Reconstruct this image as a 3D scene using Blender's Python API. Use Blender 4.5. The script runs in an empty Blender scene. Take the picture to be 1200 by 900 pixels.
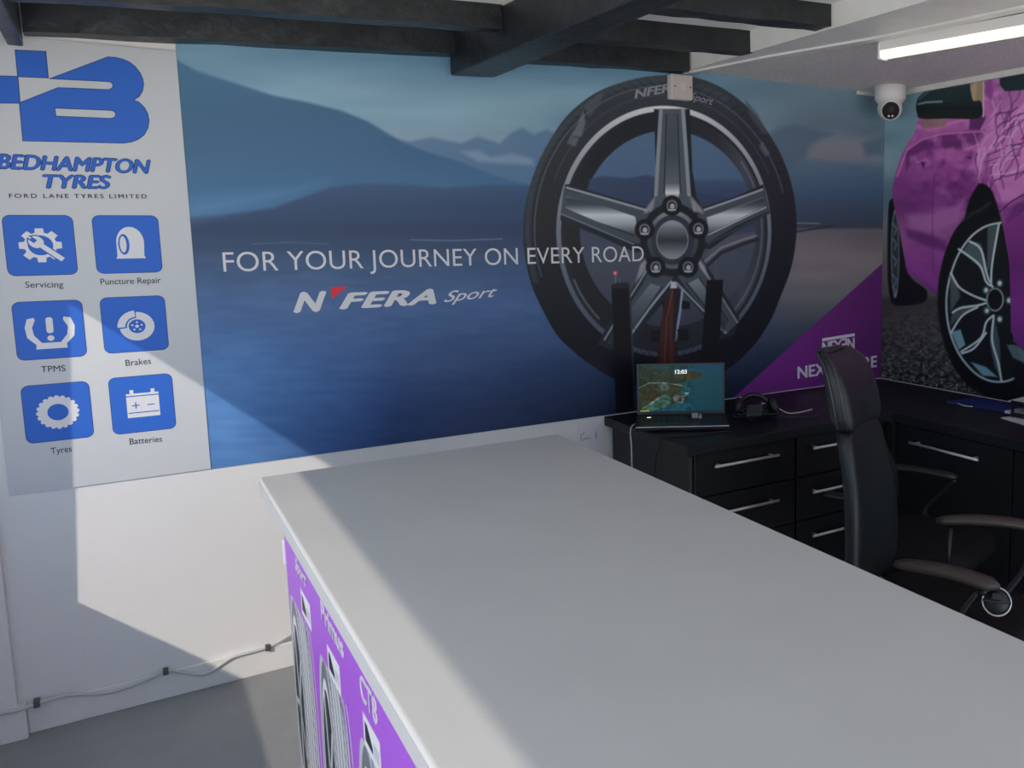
import bpy, bmesh, math, random
import numpy as np
from mathutils import Vector, Matrix

random.seed(3)
S = bpy.context.scene
COL = S.collection
PI = math.pi

# ------------------------------------------------------------------ camera
CAM = np.array([-3.3718703, -3.36950186, 1.55])
YAW, PITCH, ROLL = [math.radians(a) for a in (34.24301204, -7.34470001, -0.42878913)]
FPX, CX, CY = 1024.948, 838.757, 405.235          # focal length and principal point, 1200x900 frame
_f = np.array([math.sin(YAW)*math.cos(PITCH), math.cos(YAW)*math.cos(PITCH), math.sin(PITCH)])
_r0 = np.array([math.cos(YAW), -math.sin(YAW), 0.0])
_u0 = np.cross(_r0, _f)
_r = math.cos(ROLL)*_r0 + math.sin(ROLL)*_u0
_u = -math.sin(ROLL)*_r0 + math.cos(ROLL)*_u0
cd = bpy.data.cameras.new('camera')
cd.sensor_fit = 'HORIZONTAL'; cd.sensor_width = 36.0
cd.lens = FPX/1200*36
cd.shift_x = -(CX-600)/1200
cd.shift_y = (CY-450)/1200
cd.clip_start = 0.02
cam = bpy.data.objects.new('camera', cd); COL.objects.link(cam)
cam.matrix_world = Matrix(((_r[0], _u[0], -_f[0], CAM[0]), (_r[1], _u[1], -_f[1], CAM[1]),
                           (_r[2], _u[2], -_f[2], CAM[2]), (0, 0, 0, 1)))
S.camera = cam

# ------------------------------------------------------------------ light
SKY = (0.56, 0.79, 1.10); SKY_STRENGTH = 1.4
GROUND = (1.0, 0.97, 0.93); GROUND_STRENGTH = 2.75       # unseen bright ground, added to lift the ceiling
SUN_STRENGTH = 2.2; SUN_COLOR = (1.0, 0.88, 0.76)
SUN_DIR = Vector((1.0, 1.0, -0.883))
EXPOSURE = 0.0
w = bpy.data.worlds.new('sky'); S.world = w; w.use_nodes = True
bg = w.node_tree.nodes['Background']
_nt = w.node_tree
_tc = _nt.nodes.new('ShaderNodeTexCoord'); _sx = _nt.nodes.new('ShaderNodeSeparateXYZ'); _cr = _nt.nodes.new('ShaderNodeValToRGB')
_mp = _nt.nodes.new('ShaderNodeMapRange'); _mp.inputs['From Min'].default_value = -1; _mp.inputs['From Max'].default_value = 1
_nt.links.new(_tc.outputs['Generated'], _sx.inputs[0]); _nt.links.new(_sx.outputs['Z'], _mp.inputs['Value']); _nt.links.new(_mp.outputs[0], _cr.inputs['Fac'])
_cr.color_ramp.elements[0].position = 0.49; _cr.color_ramp.elements[1].position = 0.51
_cr.color_ramp.elements[0].color = (*[c*GROUND_STRENGTH/SKY_STRENGTH for c in GROUND], 1); _cr.color_ramp.elements[1].color = (*SKY, 1)
_nt.links.new(_cr.outputs['Color'], bg.inputs[0]); bg.inputs[1].default_value = SKY_STRENGTH
sl = bpy.data.lights.new('sun', 'SUN'); sl.energy = SUN_STRENGTH; sl.color = SUN_COLOR; sl.angle = math.radians(0.7)
sun = bpy.data.objects.new('sun', sl); COL.objects.link(sun)
sun.rotation_euler = SUN_DIR.to_track_quat('-Z', 'Y').to_euler(); sun.location = (-8, -3, 6)
S.view_settings.view_transform = 'Standard'; S.view_settings.look = 'None'
S.view_settings.exposure = EXPOSURE; S.view_settings.gamma = 1.0
S.view_settings.use_curve_mapping = False

# ------------------------------------------------------------------ helpers
def ray(px, py): return _f + _r*(px-CX)/FPX - _u*(py-CY)/FPX
def un(px, py, ax, val):
    """point of the plane axis=val that lies at a place measured in the photograph"""
    d = ray(px, py); t = (val-CAM[ax])/d[ax]
    return CAM + t*d
def pj_arr(P):
    d = P-CAM; wv = d@_f
    return CX+FPX*(d@_r)/wv, CY-FPX*(d@_u)/wv
def lin(c):
    c = np.asarray(c, float)/255.0
    return np.where(c <= 0.04045, c/12.92, ((c+0.055)/1.055)**2.4)
def rgb(*c): return tuple(float(v) for v in lin(c))

def mat(name, col, rough=0.6, metal=0.0, spec=0.5, bump=0.0, bscale=200.0, var=0.0, vscale=3.0, coat=0.0):
    m = bpy.data.materials.new(name); m.use_nodes = True
    nt = m.node_tree; b = nt.nodes['Principled BSDF']
    b.inputs['Base Color'].default_value = (*col, 1); b.inputs['Roughness'].default_value = rough
    b.inputs['Metallic'].default_value = metal; b.inputs['Specular IOR Level'].default_value = spec
    b.inputs['Coat Weight'].default_value = coat
    tc = nt.nodes.new('ShaderNodeTexCoord')
    if var > 0:
        n = nt.nodes.new('ShaderNodeTexNoise'); n.inputs['Scale'].default_value = vscale; n.inputs['Detail'].default_value = 5
        nt.links.new(tc.outputs['Object'], n.inputs['Vector'])
        r = nt.nodes.new('ShaderNodeValToRGB')
        r.color_ramp.elements[0].position = 0.3; r.color_ramp.elements[1].position = 0.7
        r.color_ramp.elements[0].color = (*[c*(1-var) for c in col], 1); r.color_ramp.elements[1].color = (*[min(1, c*(1+var)) for c in col], 1)
        nt.links.new(n.outputs['Fac'], r.inputs['Fac']); nt.links.new(r.outputs['Color'], b.inputs['Base Color'])
    if bump > 0:
        n = nt.nodes.new('ShaderNodeTexNoise'); n.inputs['Scale'].default_value = bscale; n.inputs['Detail'].default_value = 4
        nt.links.new(tc.outputs['Object'], n.inputs['Vector'])
        bp = nt.nodes.new('ShaderNodeBump'); bp.inputs['Strength'].default_value = bump; bp.inputs['Distance'].default_value = 0.03 if bump > 0.8 else 0.01
        nt.links.new(n.outputs['Fac'], bp.inputs['Height']); nt.links.new(bp.outputs['Normal'], b.inputs['Normal'])
    return m
def emis(name, col, strength):
    m = bpy.data.materials.new(name); m.use_nodes = True
    b = m.node_tree.nodes['Principled BSDF']
    b.inputs['Base Color'].default_value = (*col, 1)
    b.inputs['Emission Color'].default_value = (*col, 1); b.inputs['Emission Strength'].default_value = strength
    return m
def art_mat(name, rough=0.5, spec=0.3, emit=0.0):
    """a print: its colours are stored on the mesh"""
    m = bpy.data.materials.new(name); m.use_nodes = True
    nt = m.node_tree; b = nt.nodes['Principled BSDF']
    a = nt.nodes.new('ShaderNodeAttribute'); a.attribute_name = 'print'
    b.inputs['Roughness'].default_value = rough; b.inputs['Specular IOR Level'].default_value = spec
    if emit > 0:
        b.inputs['Base Color'].default_value = (0.01, 0.01, 0.01, 1)
        nt.links.new(a.outputs['Color'], b.inputs['Emission Color']); b.inputs['Emission Strength'].default_value = emit
    else:
        nt.links.new(a.outputs['Color'], b.inputs['Base Color'])
    return m

M = {}
M['wall'] = mat('white_wall_paint', (0.80, 0.80, 0.79), 0.75, bump=0.05, bscale=120, var=0.015)
M['sign'] = mat('sign_board', (0.60, 0.63, 0.655), 0.5, spec=0.3)
M['floor'] = mat('grey_floor_paint', (0.29, 0.30, 0.305), 0.6, var=0.08, vscale=5, bump=0.05, bscale=60)
M['ceil'] = mat('white_ceiling_board', (0.90, 0.90, 0.89), 0.8, bump=0.05, bscale=60)
M['artex'] = mat('textured_ceiling', (0.90, 0.89, 0.87), 0.85, bump=1.0, bscale=75, var=0.08, vscale=75)
M['trim'] = mat('white_gloss_trim', (0.80, 0.80, 0.78), 0.45, var=0.04, vscale=9)
M['beam'] = mat('black_painted_timber', (0.013, 0.016, 0.018), 0.42, bump=0.35, bscale=28, var=0.45, vscale=14)
M['beamg'] = mat('grey_painted_timber', (0.03, 0.036, 0.04), 0.45, bump=0.3, bscale=30, var=0.3, vscale=12)
M['counter'] = mat('counter_laminate', (0.60, 0.595, 0.58), 0.55, spec=0.25, var=0.025, vscale=4)
M['edgeband'] = mat('counter_edging', (0.52, 0.52, 0.51), 0.65, spec=0.2)
M['white'] = mat('white_plastic', (0.78, 0.78, 0.77), 0.4)
M['black'] = mat('black_woodgrain', (0.011, 0.0115, 0.013), 0.45, spec=0.4, bump=0.05, bscale=40)
M['blackedge'] = mat('black_edging', (0.030, 0.032, 0.036), 0.4)
M['blackplastic'] = mat('black_plastic', (0.012, 0.012, 0.014), 0.35)
M['cablegrey'] = mat('grey_cable', (0.60, 0.60, 0.59), 0.5)
M['darkclip'] = mat('dark_clip', (0.09, 0.09, 0.10), 0.5)
M['chrome'] = mat('brushed_chrome', (0.72, 0.72, 0.73), 0.35, metal=0.55)
M['seatfabric'] = mat('black_seat_fabric', (0.008, 0.008, 0.009), 0.7, spec=0.2)
M['leather'] = mat('black_leather', (0.011, 0.0145, 0.0155), 0.42, bump=0.12, bscale=260)
M['pipe'] = mat('leather_piping', (0.035, 0.038, 0.042), 0.3)
M['armpad'] = mat('dark_brown_armrest', (0.055, 0.043, 0.038), 0.38)
M['tubeblack'] = mat('black_steel_tube', (0.02, 0.02, 0.021), 0.3, metal=0.3)
M['paper'] = mat('white_paper', (0.8, 0.78, 0.82), 0.7)
M['folder'] = mat('blue_folder', (0.025, 0.032, 0.22), 0.35)
M['blue'] = mat('sign_blue', rgb(48, 106, 205), 0.5, spec=0.3)
M['navy'] = mat('sign_navy', rgb(25, 45, 95), 0.5, spec=0.3)
M['ink'] = mat('sign_black', (0.02, 0.022, 0.03), 0.5, spec=0.3)
M['pict'] = mat('sign_white', (0.74, 0.76, 0.78), 0.5, spec=0.3)
M['silver'] = mat('silver_lettering', rgb(222, 224, 228), 0.5, spec=0.3)
M['red'] = mat('red_lettering', rgb(230, 60, 70), 0.5, spec=0.3)
M['brandwhite'] = mat('white_lettering', (0.8, 0.76, 0.84), 0.5, spec=0.3)
M['switch'] = mat('brushed_switch_plate', (0.60, 0.54, 0.51), 0.45)
M['tube_on'] = emis('lit_tube_diffuser', (1.0, 0.87, 0.69), 1.12)
M['led'] = emis('white_led', (1, 1, 1), 1.2)
M['glassdark'] = mat('dark_lens', (0.006, 0.006, 0.008), 0.45, spec=0.25)

def tag(o, label=None, cat=None, group=None, kind=None):
    if label: o['label'] = label
    if cat: o['category'] = cat
    if group: o['group'] = group
    if kind: o['kind'] = kind
    return o
def empty(name, loc=(0, 0, 0), label=None, cat=None, group=None):
    o = bpy.data.objects.new(name, None); COL.objects.link(o); o.location = loc; o.empty_display_size = 0.1
    return tag(o, label, cat, group)
def origin_of(p):
    v = Vector((0, 0, 0))
    while p is not None:
        v += p.location; p = p.parent
    return v
def obj(name, bm, m, parent=None, smooth=False, bevel=0.0, segs=2, sub=0):
    """link a bmesh authored in world coordinates as ONE mesh object under its parent"""
    me = bpy.data.meshes.new(name)
    bmesh.ops.recalc_face_normals(bm, faces=bm.faces)
    off = origin_of(parent)
    for v in bm.verts: v.co -= off
    bm.to_mesh(me); bm.free()
    for mm in (m if isinstance(m, (list, tuple)) else [m]): me.materials.append(mm)
    o = bpy.data.objects.new(name, me); COL.objects.link(o)
    if parent: o.parent = parent
    if smooth:
        for p in me.polygons: p.use_smooth = True
    if bevel > 0:
        md = o.modifiers.new('bevel', 'BEVEL'); md.width = bevel; md.segments = segs; md.limit_method = 'ANGLE'; md.angle_limit = math.radians(40)
    if sub > 0:
        md = o.modifiers.new('sub', 'SUBSURF'); md.levels = sub; md.render_levels = sub
    return o
def nb(): return bmesh.new()
def box(bm, x0, x1, y0, y1, z0, z1):
    v = [bm.verts.new((x, y, z)) for z in (z0, z1) for y in (y0, y1) for x in (x0, x1)]
    for f in ((0, 1, 3, 2), (4, 6, 7, 5), (0, 4, 5, 1), (2, 3, 7, 6), (0, 2, 6, 4), (1, 5, 7, 3)):
        bm.faces.new([v[i] for i in f])
    return v
def obox(bm, c, ax, ay, az, hx, hy, hz):
    c, ax, ay, az = Vector(c), Vector(ax), Vector(ay), Vector(az)
    v = [bm.verts.new(c+ax*x*hx+ay*y*hy+az*z*hz) for z in (-1, 1) for y in (-1, 1) for x in (-1, 1)]
    for f in ((0, 1, 3, 2), (4, 6, 7, 5), (0, 4, 5, 1), (2, 3, 7, 6), (0, 2, 6, 4), (1, 5, 7, 3)):
        bm.faces.new([v[i] for i in f])
def hexa(bm, bot, top):
    n = len(bot)
    b = [bm.verts.new(p) for p in bot]; t = [bm.verts.new(p) for p in top]
    bm.faces.new(b); bm.faces.new(t)
    for i in range(n): bm.faces.new((b[i], b[(i+1) % n], t[(i+1) % n], t[i]))
def tube(bm, pts, r, seg=8, caps=True):
    pts = [Vector(p) for p in pts]; n = len(pts)
    rs = r if isinstance(r, (list, tuple)) else [r]*n
    rings = []; up = None
    for i in range(n):
        t = (pts[min(i+1, n-1)]-pts[max(i-1, 0)]).normalized()
        if up is None:
            up = Vector((0, 0, 1)) if abs(t.z) < 0.9 else Vector((1, 0, 0))
        a = t.cross(up).normalized(); up = a.cross(t).normalized()
        rings.append([bm.verts.new(pts[i]+(a*math.cos(2*PI*k/seg)+up*math.sin(2*PI*k/seg))*rs[i]) for k in range(seg)])
    for i in range(n-1):
        for k in range(seg):
            bm.faces.new((rings[i][k], rings[i][(k+1) % seg], rings[i+1][(k+1) % seg], rings[i+1][k]))
    if caps: bm.faces.new(rings[0]); bm.faces.new(rings[-1])
def lathe(bm, base, axis, prof, seg=32):
    """profile of (distance along axis, radius)"""
    base, a = Vector(base), Vector(axis).normalized()
    p = a.orthogonal().normalized(); q = a.cross(p)
    rings = []
    for (h, r) in prof:
        rings.append([bm.verts.new(base+a*h+(p*math.cos(2*PI*k/seg)+q*math.sin(2*PI*k/seg))*max(r, 1e-4)) for k in range(seg)])
    for i in range(len(rings)-1):
        for k in range(seg):
            bm.faces.new((rings[i][k], rings[i][(k+1) % seg], rings[i+1][(k+1) % seg], rings[i+1][k]))
    bm.faces.new(rings[0]); bm.faces.new(rings[-1])
def spline(pts, n=8, closed=False):
    P = [np.asarray(p, float) for p in pts]; out = []; N = len(P)
    for i in range(N if closed else N-1):
        g = (lambda k: P[k % N]) if closed else (lambda k: P[min(max(k, 0), N-1)])
        a, b, c, d = g(i-1), g(i), g(i+1), g(i+2)
        for k in range(n):
            t = k/n
            out.append(0.5*((2*b)+(-a+c)*t+(2*a-5*b+4*c-d)*t*t+(-a+3*b-3*c+d)*t**3))
    if not closed: out.append(P[-1])
    return out

# planes that carry prints: (s, t) on the plane -> world point, 'e' lifts it off the surface
def plane_back(s, t, e): return (s, -e, t)                      # rear wall, s = x
def plane_right(s, t, e): return (-e, -s, t)                    # right wall, s = -y
def make_plane_x(x0):
    return lambda s, t, e: (x0-e, -s, t)                        # a face turned to -x, s = -y
def b_(px, py):
    p = un(px, py, 1, 0.0); return (p[0], p[2])
def curve_mesh(cu, name, plane, e, thick, m, parent, place=None):
    o = bpy.data.objects.new('tmp', cu); COL.objects.link(o)
    dg = bpy.context.evaluated_depsgraph_get(); dg.update()
    me = bpy.data.meshes.new_from_object(o.evaluated_get(dg))
    COL.objects.unlink(o); bpy.data.objects.remove(o); bpy.data.curves.remove(cu)
    bm = nb(); bm.from_mesh(me); bpy.data.meshes.remove(me)
    if place: place(bm)
    for v in bm.verts:
        s, t = v.co.x, v.co.y
        ly_ = round(abs(v.co.z)/0.01)-1
        v.co = Vector(plane(s, t, e+(thick+0.00015*ly_ if v.co.z > 0 else 0.0)))
    return obj(name, bm, m, parent)
def flat(name, loops, plane, e, m, parent, offset=0.0, thick=0.0006):
    cu = bpy.data.curves.new(name, 'CURVE'); cu.dimensions = '2D'; cu.fill_mode = 'BOTH'; cu.extrude = 0.01; cu.offset = offset
    for lp in loops:
        sp = cu.splines.new('POLY'); sp.points.add(len(lp)-1)
        for p, q in zip(sp.points, lp): p.co = (q[0], q[1], 0, 1)
        sp.use_cyclic_u = True
    return curve_mesh(cu, name, plane, e, thick, m, parent)
def text(name, s, plane, p0, p1, h, e, m, parent, shear=0.0, bold=0.0, space=1.0, thick=0.0006, hfrac=None):
    """lettering whose baseline runs from p0 to p1 on the plane, capitals h high"""
    cu = bpy.data.curves.new(name, 'FONT'); cu.body = s; cu.extrude = 0.01; cu.size = 1.0
    cu.offset = min(bold, 0.0); cu.shear = shear; cu.space_character = space; cu.resolution_u = 6
    p0, p1 = Vector(p0), Vector(p1)
    def place(bm):
        if bold > 0.004:
            k0 = bold; src = list(bm.verts)+list(bm.edges)+list(bm.faces)
            for i_, (dx, dy) in enumerate(((k0, 0), (-k0, 0), (0, k0*0.6), (0, -k0*0.6))):
                r = bmesh.ops.duplicate(bm, geom=src)
                for v in r['geom']:
                    if isinstance(v, bmesh.types.BMVert): v.co.x += dx; v.co.y += dy; v.co.z *= i_+2
        xs = [v.co.x for v in bm.verts]
        x0, x1 = min(xs), max(xs); cap = 0.729
        k = (p1-p0).length/(x1-x0); d = (p1-p0).normalized(); nrm = Vector((-d.y, d.x))
        for v in bm.verts:
            a = (v.co.x-x0)*k; b = v.co.y*h/cap
            q = p0+d*a+nrm*b
            v.co.x, v.co.y = q.x, q.y
    return curve_mesh(cu, name, plane, e, thick, m, parent, place)

# ------------------------------------------------------------------ printed artwork: a fine mesh with a colour per vertex
class Art:
    def __init__(self, plane, s0, s1, t0, t1, step, warp=True):
        self.plane = plane
        self.ns, self.nt = int(round((s1-s0)/step))+1, int(round((t1-t0)/step))+1
        s, t = np.linspace(s0, s1, self.ns), np.linspace(t0, t1, self.nt)
        Sg, Tg = np.meshgrid(s, t); self.S, self.T = Sg.ravel(), Tg.ravel()
        if warp:     # traced coordinates of the drawing (a homography of the flat print)
            x, y, z = plane(self.S, self.T, 0.0)
            P = np.stack([x+0*self.S, y+0*self.S, z+0*self.S], 1)
            self.U, self.V = pj_arr(P)
        else: self.U, self.V = self.S, self.T
        self.c = np.zeros((len(self.S), 3))
    def put(self, a, col, idx=None):
        if idx is None: idx = np.arange(len(self.S))
        if callable(col): col = col(self.U[idx], self.V[idx])
        col = np.asarray(col, float)
        self.c[idx] = self.c[idx]*(1-a[:, None])+col*a[:, None]
    def near(self, x0, x1, y0, y1, pad):
        return np.where((self.U > x0-pad) & (self.U < x1+pad) & (self.V > y0-pad) & (self.V < y1+pad))[0]
    def poly(self, pts, col, soft=1.0, alpha=1.0):
        P = np.asarray(pts, float); i = self.near(P[:, 0].min(), P[:, 0].max(), P[:, 1].min(), P[:, 1].max(), soft*2)
        if len(i) == 0: return
        u, v = self.U[i], self.V[i]; ins = np.zeros(len(i), bool); d2 = np.full(len(i), 1e9)
        for k in range(len(P)):
            a, b = P[k], P[(k+1) % len(P)]
            if abs(a[1]-b[1]) > 1e-9:
                c = ((a[1] > v) != (b[1] > v)) & (u < (b[0]-a[0])*(v-a[1])/(b[1]-a[1])+a[0]); ins ^= c
            ab = b-a; L = max(ab@ab, 1e-12); t = np.clip(((u-a[0])*ab[0]+(v-a[1])*ab[1])/L, 0, 1)
            d2 = np.minimum(d2, (u-a[0]-t*ab[0])**2+(v-a[1]-t*ab[1])**2)
        d = np.sqrt(d2)*np.where(ins, 1, -1)
        self.put(np.clip(0.5+d/soft, 0, 1)*alpha, col, i)
    def line(self, pts, wd, col, soft=1.0, alpha=1.0):
        P = np.asarray(pts, float); i = self.near(P[:, 0].min(), P[:, 0].max(), P[:, 1].min(), P[:, 1].max(), wd+soft*2)
        if len(i) == 0: return
        u, v = self.U[i], self.V[i]; d2 = np.full(len(i), 1e9)
        for k in range(len(P)-1):
            a, b = P[k], P[k+1]; ab = b-a; L = max(ab@ab, 1e-12)
            t = np.clip(((u-a[0])*ab[0]+(v-a[1])*ab[1])/L, 0, 1)
            d2 = np.minimum(d2, (u-a[0]-t*ab[0])**2+(v-a[1]-t*ab[1])**2)
        self.put(np.clip(0.5+(wd/2-np.sqrt(d2))/soft, 0, 1)*alpha, col, i)
    def ell(self, cx, cy, a, b, col, soft=1.0, alpha=1.0, inner=None, rot=0.0):
        m = max(a, b); i = self.near(cx-m, cx+m, cy-m, cy+m, soft*2)
        if len(i) == 0: return
        du, dv = self.U[i]-cx, self.V[i]-cy
        x, y = du*math.cos(rot)+dv*math.sin(rot), -du*math.sin(rot)+dv*math.cos(rot)
        def dist(A, B):
            q = np.sqrt((x/A)**2+(y/B)**2)+1e-9; g = np.sqrt((x/A**2)**2+(y/B**2)**2)/q+1e-9
            return (1-q)/g
        al = np.clip(0.5+dist(a, b)/soft, 0, 1)
        if inner: al = al*(1-np.clip(0.5+dist(*inner)/soft, 0, 1))
        self.put(al*alpha, col, i)
    def noise(self, scale, seed):
        rs = np.random.RandomState(seed); g = rs.rand(256, 256)
        u, v = self.U/scale[0]+1000, self.V/scale[1]+1000
        i, j = np.floor(u).astype(int), np.floor(v).astype(int); a, b = u-i, v-j
        a, b = a*a*(3-2*a), b*b*(3-2*b); G = lambda p, q: g[p % 256, q % 256]
        return G(i, j)*(1-a)*(1-b)+G(i+1, j)*a*(1-b)+G(i, j+1)*(1-a)*b+G(i+1, j+1)*a*b
    def build(self, name, m, parent, e, gain, off=None):
        x, y, z = self.plane(self.S, self.T, e)
        o3 = origin_of(parent)
        P = np.stack([x+0*self.S-o3.x, y+0*self.S-o3.y, z+0*self.S-o3.z], 1).astype(np.float32)
        ns, nt = self.ns, self.nt
        q = (np.arange(nt-1)[:, None]*ns+np.arange(ns-1)[None, :]).ravel()
        F = np.stack([q, q+1, q+1+ns, q+ns], 1).astype(np.int32)
        me = bpy.data.meshes.new(name)
        me.vertices.add(len(P)); me.vertices.foreach_set('co', P.ravel())
        me.loops.add(F.size); me.loops.foreach_set('vertex_index', F.ravel())
        me.polygons.add(len(F)); me.polygons.foreach_set('loop_start', np.arange(0, F.size, 4, dtype=np.int32))
        me.update(calc_edges=True)
        C = np.clip(lin(np.clip(self.c, 0, 255))*gain, 0, 0.9)
        at = me.color_attributes.new('print', 'FLOAT_COLOR', 'POINT')
        at.data.foreach_set('color', np.concatenate([C, np.ones((len(C), 1))], 1).astype(np.float32).ravel())
        me.materials.append(m)
        o = bpy.data.objects.new(name, me); COL.objects.link(o)
        if parent: o.parent = parent
        return o
def ramp(x, xs, cs):
    cs = np.asarray(cs, float)
    return np.stack([np.interp(x, xs, cs[:, k]) for k in range(3)], 1)

# ================================================================== SETTING
XL, YF, ZT = -3.95, -5.2, 2.44
def zb(x): return float(np.interp(x, [-3.95, -3.54, -3.16, -2.3, -1.9, -1.2], [2.125, 2.142, 2.165, 2.212, 2.222, 2.25]))
def struct(name, bm, m, **k): return tag(obj(name, bm, m, None, **k), kind='structure')
bm = nb(); box(bm, XL-0.3, 0.3, YF-0.2, 0.2, -0.1, 0.0); struct('floor', bm, M['floor'])
bm = nb(); box(bm, XL-0.06, 0.12, 0.0, 0.12, 0.0, ZT); struct('wall_back', bm, M['wall'])
bm = nb(); box(bm, 0.0, 0.12, YF, 0.0, 0.0, ZT); struct('wall_right', bm, M['wall'])
# left wall with its long low window opening towards the sun
WZ0, WZ1, WY0, WY1 = 0.735, 1.795, -4.5, -0.375
bm = nb()
box(bm, XL-0.06, XL, YF, 0.0, 0.0, WZ0); box(bm, XL-0.06, XL, YF, 0.0, WZ1, ZT)
hexa(bm, [(XL-0.06, -0.39, WZ0), (XL, -0.39, WZ0), (XL, 0.0, WZ0), (XL-0.06, 0.0, WZ0)], [(XL-0.06, -0.457, WZ1), (XL, -0.457, WZ1), (XL, 0.0, WZ1), (XL-0.06, 0.0, WZ1)]); box(bm, XL-0.06, XL, YF, WY0, WZ0, WZ1)
struct('wall_left', bm, M['wall'])
# shop front behind the viewer: wide opening
bm = nb()
box(bm, XL, -3.8, YF-0.06, YF, 0, ZT); box(bm, -0.3, 0.0, YF-0.06, YF, 0, ZT); box(bm, -3.8, -0.3, YF-0.06, YF, 2.12, ZT)
struct('wall_front', bm, M['wall'])
# lower textured ceiling on the right, boarded ceiling with joists on the left
def fx(y): return float(np.interp(-y, [0, 0.97, 1.52, 5.2], [-1.235, -0.985, -0.91, -0.60]))
bm = nb()
ys = [0.0, -0.5, -0.97, -1.52, -3.0, YF]
for a, b in zip(ys[:-1], ys[1:]):
    hexa(bm, [(fx(a), a, 2.262), (0, a, 2.262), (0, b, 2.262), (fx(b), b, 2.262)], [(fx(a), a, 2.30), (0, a, 2.30), (0, b, 2.30), (fx(b), b, 2.30)])
bmesh.ops.remove_doubles(bm, verts=bm.verts, dist=1e-5)
struct('ceiling', bm, M['artex'])
JH = 0.088
bm = nb()
xs = [XL, -3.54, -3.16, -2.3, -1.9, -1.2]
for a, b in zip(xs[:-1], xs[1:]):
    za, zc = zb(a)+JH, zb(b)+JH
    hexa(bm, [(a, 0, za), (b, 0, zc), (b, YF, zc), (a, YF, za)], [(a, 0, za+0.03), (b, 0, zc+0.03), (b, YF, zc+0.03), (a, YF, za+0.03)])
bmesh.ops.remove_doubles(bm, verts=bm.verts, dist=1e-5)
struct('ceiling_boards', bm, M['ceil'])
# white fascia between the two ceilings: an upper board and a lower moulding with a dark gap between them
def fascia(name, fa, fb, z0, z1):
    bm = nb()
    for a, b in zip(ys[:-1], ys[1:]):
        hexa(bm, [(fa(a), a, z0), (fb(a), a, z0), (fb(b), b, z0), (fa(b), b, z0)], [(fa(a), a, z1), (fb(a), a, z1), (fb(b), b, z1), (fa(b), b, z1)])
    bmesh.ops.remove_doubles(bm, verts=bm.verts, dist=1e-5)
    struct(name, bm, M['trim'])
fw = lambda y: min(0.052, 0.012+0.10*-y)
fascia('trim_1', lambda y: -1.25, lambda y: max(fx(y)-fw(y), -1.248), 2.254, 2.40)
fascia('trim_4', lambda y: max(fx(y)-fw(y)+0.004, -1.243), lambda y: fx(y)+0.004, 2.246, 2.30)
bm = nb(); box(bm, -0.022, 0.0, -5.0, -0.004, 2.236, 2.262); struct('trim_2', bm, M['trim'])
# corner pier at the left end of the rear wall, baseboards
bm = nb(); box(bm, XL, -3.735, -0.035, 0.0, 0.0, 2.13); box(bm, XL, -3.715, -0.045, 0.0, 0.0, 0.105)
struct('trim_3', bm, M['wall'], bevel=0.003)
bm = nb(); box(bm, -3.715, 0.0, -0.014, 0.0, 0.0, 0.092); struct('baseboard_back', bm, M['trim'], bevel=0.003)

# ================================================================== TIMBERS
def joist(x0, x1, y0, y1, label, dz=0.0):
    """y0 is the edge nearer the rear wall"""
    bm = nb(); n = 10; rs = random.Random(int(-y0*1000+x0*77))
    X = [x0+(x1-x0)*i/n for i in range(n+1)]
    rings = []
    for x in X:
        j = lambda: rs.uniform(-0.003, 0.003)
        z = zb(x)+dz
        rings.append([bm.verts.new((x, y0+(j() if y0 < -0.02 else 0), z+j())), bm.verts.new((x, y1+j(), z+j())), bm.verts.new((x, y1+j(), z+JH-dz)), bm.verts.new((x, y0, z+JH-dz))])
    for a, b in zip(rings[:-1], rings[1:]):
        for k in range(4): bm.faces.new((a[k], a[(k+1) % 4], b[(k+1) % 4], b[k]))
    bm.faces.new(rings[0]); bm.faces.new(rings[-1])
    return tag(obj('ceiling_joist', bm, M['beam'], None), label, 'ceiling beam', 'black joists under the boarded ceiling')
bx = lambda y, side: float(np.interp(-y, [0, 1.3], [-2.285, -2.21] if side < 0 else [-2.13, -2.10]))
joist(-3.545, bx(-0.05, -1), -0.004, -0.082, 'long black joist along the rear wall, above the blue logo')
joist(-3.545, bx(-0.45, -1), -0.42, -0.50, 'long black joist left of the big cross beam, second out from the rear wall', 0.012)
joist(bx(-0.05, 1), -1.262, -0.004, -0.082, 'short black joist stub over the pictured tyre, nearest the rear wall', 0.0)
joist(bx(-0.45, 1), -1.235, -0.43, -0.51, 'middle one of the three short black joist stubs right of the cross beam', 0.006)
joist(bx(-0.9, 1), -1.215, -0.90, -0.985, 'short black joist stub right of the cross beam, nearest the tube light', 0.012)
bm = nb()
hexa(bm, [(-2.285, -0.02, 2.142), (-2.13, -0.065, 2.142), (-2.10, -1.3, 2.15), (-2.0, YF+0.2, 2.15), (-2.12, YF+0.2, 2.15), (-2.21, -1.3, 2.15)],
     [(-2.285, -0.02, 2.30), (-2.13, -0.065, 2.303), (-2.10, -1.3, 2.303), (-2.0, YF+0.2, 2.303), (-2.12, YF+0.2, 2.303), (-2.21, -1.3, 2.298)])
bmesh.ops.subdivide_edges(bm, edges=bm.edges, cuts=3, use_grid_fill=True)
tag(obj('cross_beam', bm, M['beam'], None, bevel=0.006), 'thick black beam running out from the rear wall across the joists', 'ceiling beam')
bm = nb(); hexa(bm, [(-3.585, -0.05, 2.105), (-3.548, -0.05, 2.105), (-3.548, YF+0.3, 2.105), (-3.585, YF+0.3, 2.105)],
                [(-3.585, -0.05, 2.225), (-3.548, -0.05, 2.226), (-3.548, YF+0.3, 2.226), (-3.585, YF+0.3, 2.225)])
tag(obj('ceiling_batten', bm, M['beamg'], None, bevel=0.004), 'thin grey batten at the far left of the ceiling, above the blue checkered squares', 'ceiling beam')

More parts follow.
